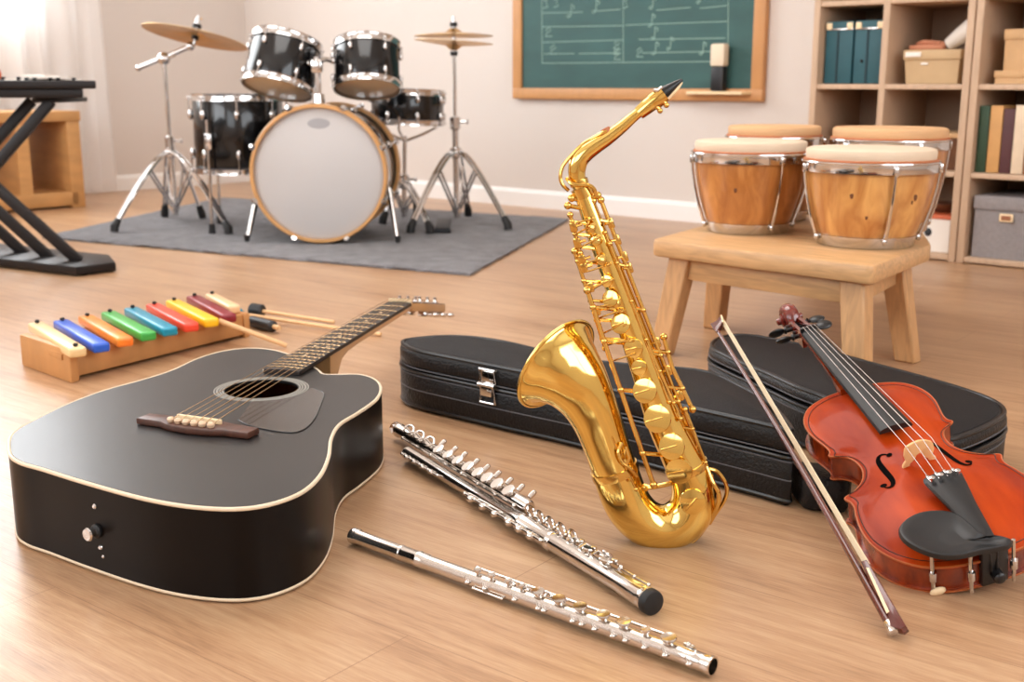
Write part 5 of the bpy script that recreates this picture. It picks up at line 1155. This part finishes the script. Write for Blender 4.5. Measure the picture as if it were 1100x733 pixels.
def upad(px, py, rp, sh=0.0, kind='pad'):
    c = on_u(px, py) + un * (ur + 0.0045) + ux * sh; T = align(c, un + uz * (0.0 if kind == 'pad' else 0.35), uz); mb = MB()
    if kind == 'pad': mb.lathe([(rp * .5, -.006), (rp * .6, -.0014), (rp * .96, -.001), (rp, .0004), (rp * .92, .0016), (rp * .5, .0012), (0, .0011)], 22, T); mb.build('key_pad', 'silver', f2.g)
    else:
        mb.tube([T @ V((rp * math.cos(2 * PI * k / 18), rp * .85 * math.sin(2 * PI * k / 18), .001)) for k in range(18)], 0.0017, 8, closed=True); mb.tube([c - un * .005, T @ V((-rp, 0, .001))], .0015, 6); mb.build('key_ring', 'silver', f2.g)
for px, py in ((448, 462), (459, 468), (469, 476)): upad(px, py, .0085, 0.003, 'ring')
for px, py, rp in ((480, 484, .0088), (490, 490, .0085), (500, 497, .0092), (511, 504, .0098), (521, 512, .0095), (530, 519, .0098), (541, 525, .0100), (553, 533, .0096)): upad(px, py, rp, 0.000)
for px, py in ((474, 473), (486, 481), (496, 488), (509, 495), (520, 502), (532, 509), (544, 517), (556, 525), (567, 534)):
    c = on_u(px, py + 6) + ux * (ur + .004) + un * .006; mb = MB(); mb.tube([c - ux * .004, c + ux * .004 + un * .001], [0.0032, 0.0036], 14); mb.sphere(c + ux * .0042 + un * .001, .0036, 12, (1, 1, 1)); mb.build('key_touch', 'silver', f2.g)
c0, c1 = on_u(440, 470) - ux * (ur + .001) + un * .005, on_u(560, 542) - ux * (ur + .001) + un * .005
mb = MB(); mb.tube([c0, c1], .0018, 8); mb.build('key_rod', 'silver', f2.g)
for i in range(8): q = c0 + (c1 - c0) * (i / 7); mb = MB(); mb.sphere(q, .0031, 10); mb.tube([q, q - un * .006 + ux * .004], .0017, 7); mb.build('key_post', 'silver', f2.g)
for px, py, rp in ((566, 556, .0095), (576, 562, .0095), (587, 568, .0095), (599, 575, .0100), (611, 583, .0098)): f2.ring(T_(px, py), r2, 0.75, rp, .006, tilt=.7)
for px, py in ((606, 594), (618, 602), (630, 611), (640, 617)):
    c, n = f2.p(T_(px, py), r2 + .006, .75); q, _ = f2.p(T_(px, py) + .004, r2 + .0015, -.05); mb = MB(); mb.tube([c + f2.z * .012, c, q], [.0022, .0022, .0018], 8); mb.sphere(c + f2.z * .012, .0036, 10, (1.5, 1.2, .8)); mb.build('key_lever', 'silver', f2.g)
f2.pad(T_(646, 620), r2, .25, .0095); f2.pad(T_(627, 606), r2, .25, .0075); c, n = f2.p(T_(644, 609), r2 + .009, .7); mb = MB(); mb.box((0, 0, 0), (.012, .009, .004), align(c, n, f2.z), .0015); mb.tube([c, c - n * .008], .0018, 7); mb.build('foot_key', 'silver', f2.g)
f2.rod(T_(600, 590), T_(655, 623), r2 + .005, .95, .0016, 5); f2.rod(T_(655, 625), T_(685, 641), r2 + .004, 1.0, .0013, 3)
f2.rod(T_(440, 488), T_(478, 512), r2 + .001, -1.35, .0015, 5); f2.rod(T_(508, 534), T_(590, 584), r2 + .0035, -1.35, .0018, 8)
for px, py in ((515, 540), (528, 548), (541, 556), (556, 565), (568, 572), (580, 579)):
    c, n = f2.p(T_(px, py), r2 + .004, -1.45); mb = MB(); mb.sphere(c, .0052, 12, (1.3, .8, .9)); mb.build('key_touch', 'silver', f2.g)
for px, py in ((444, 492), (452, 497), (461, 503), (470, 508)):
    c, n = f2.p(T_(px, py), r2 * .86 + .003, -1.4); mb = MB(); mb.sphere(c, .0036, 10); mb.tube([c, c + f2.z * .01 + n * .002], .0016, 7); mb.build('key_touch', 'silver', f2.g)
# ------------------------------------------------------------------ violin
VM = Matrix(((-0.17210517, -0.96383614, -0.20346918, 0.510), (0.94839264, -0.106278721, -0.298757818, 1.150), (0.266329137, -0.24438644, 0.932386217, 0.047), (0, 0, 0, 1)))
VI = VM.inverted()
g = thing('violin', 'orange brown varnished violin leaning against the black cases at the right', 'violin', mtx=VM)
half = [(0, 0), (0.0005, .02), (.004, .045), (.015, .07), (.035, .09), (.06, .1015), (.08, .104), (.1, .1025), (.12, .098), (.134, .0935), (.144, .0940), (.150, .0970), (.1545, .0955), (.158, .086), (.165, .075), (.175, .065), (.188, .058), (.2, .056), (.212, .0575), (.222, .062), (.229, .070), (.2325, .0785), (.236, .0808), (.2405, .0775), (.249, .0765), (.262, .079), (.28, .083), (.295, .084), (.31, .082), (.325, .076), (.34, .064), (.35, .045), (.3545, .028), (.356, .012)]
ctrl = [V((x, y)) for x, y in half] + [V((.356, 0))] + [V((x, -y)) for x, y in half[:0:-1]]
vout = [(p.x, p.y) for p in catmull([V((p.x, p.y, 0)) for p in ctrl], 3)]
vn = len(vout); VC = V((.182, 0))
ar = sum(vout[i][0] * vout[(i + 1) % vn][1] - vout[(i + 1) % vn][0] * vout[i][1] for i in range(vn))
if ar < 0: vout = vout[::-1]
def vinset(d):
    res = []
    for i in range(vn):
        e = V(vout[(i + 1) % vn]) - V(vout[i - 1]); e.normalize(); res.append(V(vout[i]) + V((-e.y, e.x)) * d)
    return res
VSEG = [(V(vout[i]), V(vout[(i + 1) % vn])) for i in range(0, vn)]
def edge_dist(x, y):
    q = V((x, y)); best = 1.0
    for a_, b__ in VSEG[::1]:
        d = b__ - a_; l2 = d.length_squared
        t = 0 if l2 < 1e-12 else max(0, min(1, (q - a_).dot(d) / l2)); best = min(best, (q - a_ - d * t).length_squared)
    return math.sqrt(best)
def arch(x, y, h):
    d = edge_dist(x, y); return h * (1 - math.exp(-(d / .034) ** 1.6)) * 1.06 - .0009 * math.exp(-((d - .0075) / .004) ** 2) * (1 if d > .001 else 0)
TOPH = 0.0155
def ztop(x, y): return arch(x, y, TOPH)
def plate(zb, h, th, sgn):
    ss = [1.0, 0.975, 0.95, 0.92, 0.88, 0.83, 0.76, 0.66, 0.55, 0.43, 0.3, 0.16]; vs = []; fs = []
    for s_ in ss:
        for p in vout: q = VC + (V(p) - VC) * s_; vs.append((q.x, q.y, zb + sgn * (0 if s_ == 1.0 else arch(q.x, q.y, h))))
    vs.append((VC.x, VC.y, zb + sgn * arch(VC.x, VC.y, h))); 
    for k in range(len(ss) - 1):
        for i in range(vn): j = (i + 1) % vn; fs.append((k * vn + i, k * vn + j, (k + 1) * vn + j, (k + 1) * vn + i))
    b = (len(ss) - 1) * vn
    for i in range(vn): fs.append((b + i, b + (i + 1) % vn, len(vs) - 1))
    e = len(vs)
    for p in vout: vs.append((p[0], p[1], zb - sgn * th))
    for i in range(vn): j = (i + 1) % vn; fs.append((i, j, e + j, e + i))
    fs.append(tuple(e + i for i in range(vn))); return vs, fs
MB().add(*plate(0, TOPH, .0035, 1)).build('top_plate', 'violin', g, sharp=50)
MB().add(*plate(-.037, .011, .0035, -1)).build('back_plate', 'violin_dark', g, sharp=50)
MB().prism([tuple(p) for p in vinset(.0032)], -.0345, -.0025, None, 0, caps=False).build('ribs', 'violin_dark', g, sharp=25)
MB().tube([(p.x, p.y, -.0012) for p in vinset(.0004)], .0014, 8, closed=True).build('edge_bead', 'edge_light', g)
MB().tube([(p.x, p.y, -.0365) for p in vinset(.0004)], .0014, 8, closed=True).build('edge_bead', 'edge_light', g)
MB().tube([(p.x, p.y, ztop(p.x, p.y) + .0002) for p in [VC + (V(q) - VC) * (.955 if abs(q[0] - .19) > .06 else .93) for q in vout]], .0006, 6, closed=True).build('purfling', 'edge', g)
for sy in (1, -1):                                             # black strips on the plate paint the dark inside of the sound holes
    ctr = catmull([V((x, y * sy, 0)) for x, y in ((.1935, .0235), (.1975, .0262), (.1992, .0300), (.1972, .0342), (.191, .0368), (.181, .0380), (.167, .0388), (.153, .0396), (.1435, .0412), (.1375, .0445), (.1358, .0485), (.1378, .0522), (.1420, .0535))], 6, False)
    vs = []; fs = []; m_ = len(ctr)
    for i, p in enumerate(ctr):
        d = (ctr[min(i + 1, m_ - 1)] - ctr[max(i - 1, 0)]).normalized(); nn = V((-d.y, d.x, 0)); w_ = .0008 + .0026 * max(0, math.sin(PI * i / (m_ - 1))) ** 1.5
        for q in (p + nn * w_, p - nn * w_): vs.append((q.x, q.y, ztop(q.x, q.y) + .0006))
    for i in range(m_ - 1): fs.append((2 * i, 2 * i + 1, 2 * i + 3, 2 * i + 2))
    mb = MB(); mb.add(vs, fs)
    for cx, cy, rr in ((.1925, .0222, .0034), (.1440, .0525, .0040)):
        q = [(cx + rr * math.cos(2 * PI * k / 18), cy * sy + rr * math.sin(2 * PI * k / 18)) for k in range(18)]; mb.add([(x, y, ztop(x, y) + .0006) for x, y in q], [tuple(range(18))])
    mb.build('sound_hole_shade', 'hole_shade', g)
# neck, fingerboard, scroll
NX, FX = .489, .219
vs = []; fs = []
for x, w, z in ((FX, .0215, .0315), (NX - .002, .0122, .0245)):
    for k in range(9):
        a = PI * k / 8; vs.append((x, -w * math.cos(a), z - .006 + .0062 * math.sin(a) + (0 if 0 < k < 8 else -.001)))
    vs += [(x, w * .96, z - .0085), (x, -w * .96, z - .0085)]
fs = [(i, (i + 1) % 11, 11 + (i + 1) % 11, 11 + i) for i in range(11)] + [tuple(range(11)), tuple(range(11, 22))]
MB().add(vs, fs).build('fingerboard', 'ebony_satin', g, sharp=25)
vs = []; fs = []; secs = [(.345, .017, .042, .011), (.360, .0165, .036, .0115), (.375, .0155, .020, .0125), (.40, .0145, .016, .014), (.45, .0132, .0145, .0155), (.482, .0122, .014, .0165), (.494, .012, .018, .0165)]
for x, w, d, z in secs:
    for k in range(11): a = PI * k / 10; vs.append((x, -w * math.cos(a), z - d * math.sin(a) ** .8))
for i in range(len(secs) - 1):
    for k in range(10): a = i * 11 + k; fs.append((a, a + 1, a + 12, a + 11))
    fs.append((i * 11 + 10, i * 11, i * 11 + 11, i * 11 + 21))
fs += [tuple(range(11)), tuple(range((len(secs) - 1) * 11, len(secs) * 11))]
MB().add(vs, fs).build('neck', 'violin_dark', g)
MB().box((NX, 0, .0225), (.005, .0245, .009), None, .001).build('nut', 'ebony', g)
PT = Matrix.Translation((NX, 0, .012)) @ Matrix.Rotation(math.radians(9), 4, 'Y')     # pegbox leans back
pb = MB()
for s_ in (-1, 1):
    vs = []
    for x, w0, w1, z0, z1 in ((0, .006, .0115, -.017, .008), (.03, .0055, .0105, -.014, .007), (.062, .003, .009, -.010, .008)):
        vs += [(x, s_ * w0, z0), (x, s_ * w1, z0), (x, s_ * w1, z1), (x, s_ * w0, z1)]
    pb.add(vs, [(0, 1, 5, 4), (1, 2, 6, 5), (2, 3, 7, 6), (3, 0, 4, 7), (4, 5, 9, 8), (5, 6, 10, 9), (6, 7, 11, 10), (7, 4, 8, 11), (0, 3, 2, 1), (8, 9, 10, 11)], PT)
pb.box((.03, 0, -.013), (.062, .016, .006), PT @ Matrix.Rotation(math.radians(-5), 4, 'Y'), .001)
pbo = pb.build('pegbox', 'violin_red', g)
scm = MB(); pts = []; rr = []
for k in range(44):
    t = k / 43; a = PI * 0.95 - t * PI * 3.6; R0 = .0165 * (1 - t) ** .8 + .0022
    pts.append((.078 + R0 * math.cos(a) * 1.0, 0, -.001 + R0 * math.sin(a))); rr.append(.0075 - .0035 * t)
scm.tube(pts, rr, 12, X=PT, up=(0, 1, 0), flat=1.5)
for s_ in (-1, 1): scm.lathe([(.0125, 0), (.0125, .0035), (.009, .0055), (.0088, .0085), (.0055, .0105), (.0052, .0145), (.003, .0162), (0, .0164)], 22, PT @ align((.078, s_ * .004, -.001), (0, s_, 0)))
scm.build('scroll', 'violin_red', g, sharp=30)
pegs = [(.014, 1), (.044, 1), (.029, -1), (.056, -1)]
for x, s_ in pegs:
    mb = MB(); T = PT @ Matrix.Translation((x, 0, -.003)); mb.tube([(0, -s_ * .014, 0), (0, s_ * .020, 0)], [.0026, .0036], 12, X=T)
    mb.lathe([(.0036, .018), (.0056, .0195), (.0036, .0215)], 14, T @ align((0, 0, 0), (0, s_, 0)))
    mb.sphere((0, s_ * .033, 0), .0125, 16, (.82, 1.0, .34), X=T @ Matrix.Rotation(.5 * s_ + x * 9, 4, 'Y')); mb.build('peg', 'ebony', pbo)
# bridge, tailpiece, chin rest, strings
bo = [(-.0208, 0), (-.0205, .0035), (-.0165, .009), (-.0185, .0165), (-.0175, .024), (-.0155, .0275), (-.008, .0318), (0, .0335), (.008, .0325), (.0155, .0295), (.0175, .025), (.0185, .0165), (.0165, .009), (.0205, .0035), (.0208, 0), (.0125, 0), (.0115, .0045), (.006, .0085), (.0035, .014), (0, .016), (-.0035, .014), (-.006, .0085), (-.0115, .0045), (-.0125, 0)]
zb = ztop(.161, .014)
BX = .161; BTv = Matrix(((0, 0, 1, BX - .0015), (1, 0, 0, 0), (0, 1, 0, zb - .001), (0, 0, 0, 1)))
MB().prism(bo, 0, .0032, BTv, .0004).build('bridge', 'maple', g)
vs = []; fs = []; trow = [(.110, .0205, .0355, .003), (.104, .0225, .0362, .0045), (.085, .0195, .034, .005), (.06, .0150, .030, .005), (.03, .0115, .025, .005), (.004, .0092, .0195, .004), (-.001, .0075, .018, .003)]
for x, w, z, t in trow:
    for k in range(9): a = PI * k / 8; vs.append((x, -w * math.cos(a), z - .004 + .0055 * math.sin(a)))
    vs += [(x, w * .9, z - .004 - t), (x, -w * .9, z - .004 - t)]
for i in range(len(trow) - 1):
    for k in range(11): a = i * 11; fs.append((a + k, a + (k + 1) % 11, a + 11 + (k + 1) % 11, a + 11 + k))
fs += [tuple(range(11)), tuple(range((len(trow) - 1) * 11, len(trow) * 11))]
tpz = MB().add(vs, fs).build('tailpiece', 'ebony_satin', g, sharp=30)
SY = [.0165, .0055, -.0055, -.0165]
for y in SY:
    mb = MB(); zz = .0375 - abs(y) * .12
    mb.lathe([(.0017, -.001), (.0017, .003), (.0032, .0035), (.0032, .0065), (.002, .007)], 12, Matrix.Translation((.099, y * .92, zz))); mb.box((.105, y * .92, zz - .0008), (.014, .0035, .0026), None, .0008); mb.build('fine_tuner', 'chrome', tpz)
def vl(px, py, zl):
    o = VI @ EYE; d = VI.to_3x3() @ ray(px, py); return o + d * ((zl - o.z) / d.z)
cpx = [(965, 569), (971, 559), (987, 550.5), (1009, 548), (1028, 552), (1042, 563), (1058, 576), (1074, 577), (1087, 581), (1084, 587), (1074, 589), (1053, 592), (1031, 597), (1009, 597), (987, 590), (971, 580)]
co = [(p.x, p.y) for p in catmull([vl(*q, .026) for q in cpx], 4)]
ar = sum(co[i][0] * co[(i + 1) % len(co)][1] - co[(i + 1) % len(co)][0] * co[i][1] for i in range(len(co)))
if ar < 0: co = co[::-1]
cc_ = V((sum(p[0] for p in co) / len(co), sum(p[1] for p in co) / len(co)))
vs = []; fs = []; m_ = len(co); lev = [(1.0, .0205), (1.0, .0235), (.975, .0262), (.93, .0270), (.8, .0248), (.6, .0222), (.35, .0206), (.12, .0202)]
for s_, z in lev:
    for p in co: q = cc_ + (V(p) - cc_) * s_; vs.append((q.x, q.y, z + 0.10 * max(0, -q.y + .01) * 0.6))
for k in range(len(lev) - 1):
    for i in range(m_): j = (i + 1) % m_; fs.append((k * m_ + i, k * m_ + j, (k + 1) * m_ + j, (k + 1) * m_ + i))
fs.append(tuple(range(m_))); fs.append(tuple(range((len(lev) - 1) * m_, len(lev) * m_)))
cr = MB().add(vs, fs).build('chin_rest', 'ebony_satin', g, sharp=40)
mb = MB()
mb.box((.000, -.002, -.010), (.008, .030, .050), None, .002)
mb.build('chin_rest_post', 'ebony_satin', cr)
for y in (.062, .026, -.022):
    mb = MB(); mb.tube([(-.0035 + (.014 if y > .05 else 0), y, .020), (-.0055 + (.014 if y > .05 else 0), y, -.036)], .0022, 8); mb.lathe([(.004, -.006), (.0042, -.005), (.0042, .005), (.004, .006)], 12, Matrix.Translation((-.0052 + (.014 if y > .05 else 0), y, -.012))); mb.build('clamp_screw', 'chrome', cr)
mb = MB(); mb.sphere((0.0065, .058, -.033), .0085, 14, (.45, 1.1, .6)); mb.build('clamp_foot', 'bone', cr)
mb = MB(); mb.tube([(.002, -.002, -.019), (-.012, -.002, -.019)], [.006, .0065], 14); mb.sphere((-.013, -.002, -.019), .0072, 12, (.6, 1, 1)); mb.build('end_button', 'ebony', g)
for s_ in (-1, 1):
    mb = MB(); mb.tube([(-.0005, s_ * .004, .0165), (-.004, s_ * .004, .008), (-.006, s_ * .003, -.014)], .0011, 7); mb.build('tail_gut', 'ebony', g)
NY = [.0082, .0028, -.0028, -.0082]
for i in range(4):
    zt_ = .0375 - abs(SY[i]) * .12; zbr = zb + [.0295, .0322, .0322, .0305][i] + .0005
    px_, ps = pegs[[0, 2, 3, 1][i]]
    mb = MB(); mb.tube([(.110, SY[i] * .9, zt_ - .001), (BX, SY[i] * .98, zbr), (NX, NY[i], .0282)], .0005 if i < 3 else .0004, 6)
    q = PT @ V((px_, NY[i] * .45, .0)); mb.tube([(NX, NY[i], .0282), tuple(q)], .0004, 6); mb.build('string', 'steel', g)
# ------------------------------------------------------------------ violin bow
be = P(956, 672, 0.0105); bt = None
# the stick must clear the front top edge of the case: depth there fixes how far the tip stands
w_be = 1 / zdepth(be); lim = zdepth(P(829, 455, 0.120)); f_ = (672 - 455) / (672 - 349.5)
w_tip = w_be + (1 / lim - w_be) / f_
for i in range(400):
    z = 0.02 + i * 0.001; bt = P(767, 349.5, z)
    if 1 / zdepth(bt) >= w_tip: break
ba_ = (be - bt); BL = ba_.length; bz_ = ba_.normalized(); vd = (bt * .5 + be * .5 - EYE).normalized()
bo_ = bz_.cross(vd).normalized()
if V(project(bt + bo_ * .02)).x < V(project(bt)).x: bo_ = -bo_
bn_ = bz_.cross(bo_)
BM = Matrix(((bz_.x, bo_.x, bn_.x, bt.x), (bz_.y, bo_.y, bn_.y, bt.y), (bz_.z, bo_.z, bn_.z, bt.z), (0, 0, 0, 1))); BI = BM.inverted()
g = thing('violin_bow', 'violin bow with dark red stick leaning over the black cases beside the violin', 'bow', mtx=BM)
def bl(px, py): # pixel on the plane of stick and hair, in bow coordinates
    q = BI @ PL(px, py, bt, bn_); return (q.x, q.y)
pts = []; rr = []
for k in range(21):
    t = k / 20; cam_ = -0.0035 * math.sin(PI * t) * (-1); pts.append((BL * t, cam_, 0)); rr.append(.0026 + .0018 * t)
sto = MB().tube(pts, rr, 12).build('stick', 'bow_wood', g)
fr0 = bl(931, 606); hofs = fr0[1]
hd_ = [(-.004, -.004), (.010, -.0035), (.022, -.002), (.014, .006), (.008, .0125), (-.006, .0155), (-.007, .012), (-.002, .006)]
mb = MB(); mb.prism(hd_, -.0035, .0035, None, .001); mb.build('tip_head', 'bow_wood', g)
mb = MB(); mb.prism([(-.008, .0150), (.009, .0122), (.0095, .0138), (-.0085, .0168)], -.0042, .0042, None, .0005); mb.build('tip_plate', 'bone', g)
mb = MB(); vs = []
h0 = (.004, .0138); h1 = (fr0[0] + .004, hofs)
for (hx_, hy_), hw in ((h0, .0030), (h1, .0036)):
    for q in ((-1, -1), (1, -1), (1, 1), (-1, 1)): vs.append((hx_, hy_ + q[0] * hw * .75 - q[1] * .0007 * .66, q[0] * hw * .66 + q[1] * .0007 * .75))
mb.add(vs, [(0, 3, 2, 1), (4, 5, 6, 7), (0, 1, 5, 4), (1, 2, 6, 5), (2, 3, 7, 6), (3, 0, 4, 7)])
hob = mb.build('hair', 'hair', g, smooth=False)
fpoly = [bl(*q) for q in ((926.5, 606), (934, 605), (946, 625), (962, 652), (975, 675.5), (971, 679), (958, 677.5), (952, 673))]
sy0 = .0045
fpoly = [(fr0[0] - .002, hofs - .004), (fr0[0], hofs + .0022)] + [bl(*q) for q in ((947, 628), (961, 652), (975, 675.5), (970, 679.5), (958, 677))] + [(BL - .012, sy0), (fr0[0] + .03, sy0 - .0005)]
fo_ = MB().prism(fpoly, -.0058, .0058, None, .0012).build('frog', 'bow_wood', g)
sl_ = [bl(*q) for q in ((932.5, 614), (935.5, 614), (957.5, 661), (954.5, 663))]
mb = MB()
for zz in (-.0060, .0056): mb.prism(sl_, zz, zz + .0006)
mb.build('frog_inlay', 'bone', fo_)
mb = MB(); mb.lathe([(.0052, -.004), (.0056, -.003), (.0056, .009), (.0048, .0105), (0, .0108)], 16, align((BL, 0, 0), (1, 0, 0))); mb.build('end_screw', 'silver', g)
# ------------------------------------------------------------------ light
w = bpy.data.worlds.new('daylight'); SC.world = w; w.use_nodes = True
bg = w.node_tree.nodes['Background']; bg.inputs['Color'].default_value = (0.92, 0.96, 1.0, 1); bg.inputs['Strength'].default_value = 4.2
def area(name, u, n, z, sx, sy, power, aim, col=(1, 1, 1)):
    l = bpy.data.lights.new(name, 'AREA'); l.shape = 'RECTANGLE'; l.size = sx; l.size_y = sy; l.energy = power; l.color = col
    o = bpy.data.objects.new(name, l); COL.objects.link(o); p = R3(u, n, z); o.location = p
    d = (R3(*aim) - p); o.rotation_euler = d.to_track_quat('-Z', 'Y').to_euler(); return o
area('ceiling_fill', 0.4, 2.4, HC - 0.03, 1.6, 1.6, 36, (0.4, 2.4, 0), (1.0, 0.98, 0.96))  # added overhead fill light, no fixture belongs to it
area('window_fill_front', -0.9, NF - 0.02, 1.45, 2.4, 1.3, 30, (-0.9, 0, 0.9), (0.95, 0.98, 1.0))  # fill light added at the unseen front windows, shifted left for wall brightness
area('window_fill_right', UR - 0.02, 2.6, 1.45, 2.4, 1.3, 9, (0, 2.6, 0.6), (0.95, 0.98, 1.0))  # weak fill light added at the unseen right window
area('window_daylight_left', UL + 0.22, 2.05, 1.5, 1.7, 1.3, 44, (1.0, 1.2, 0.4), (0.95, 0.98, 1.0))
SC.view_settings.exposure = 0.13
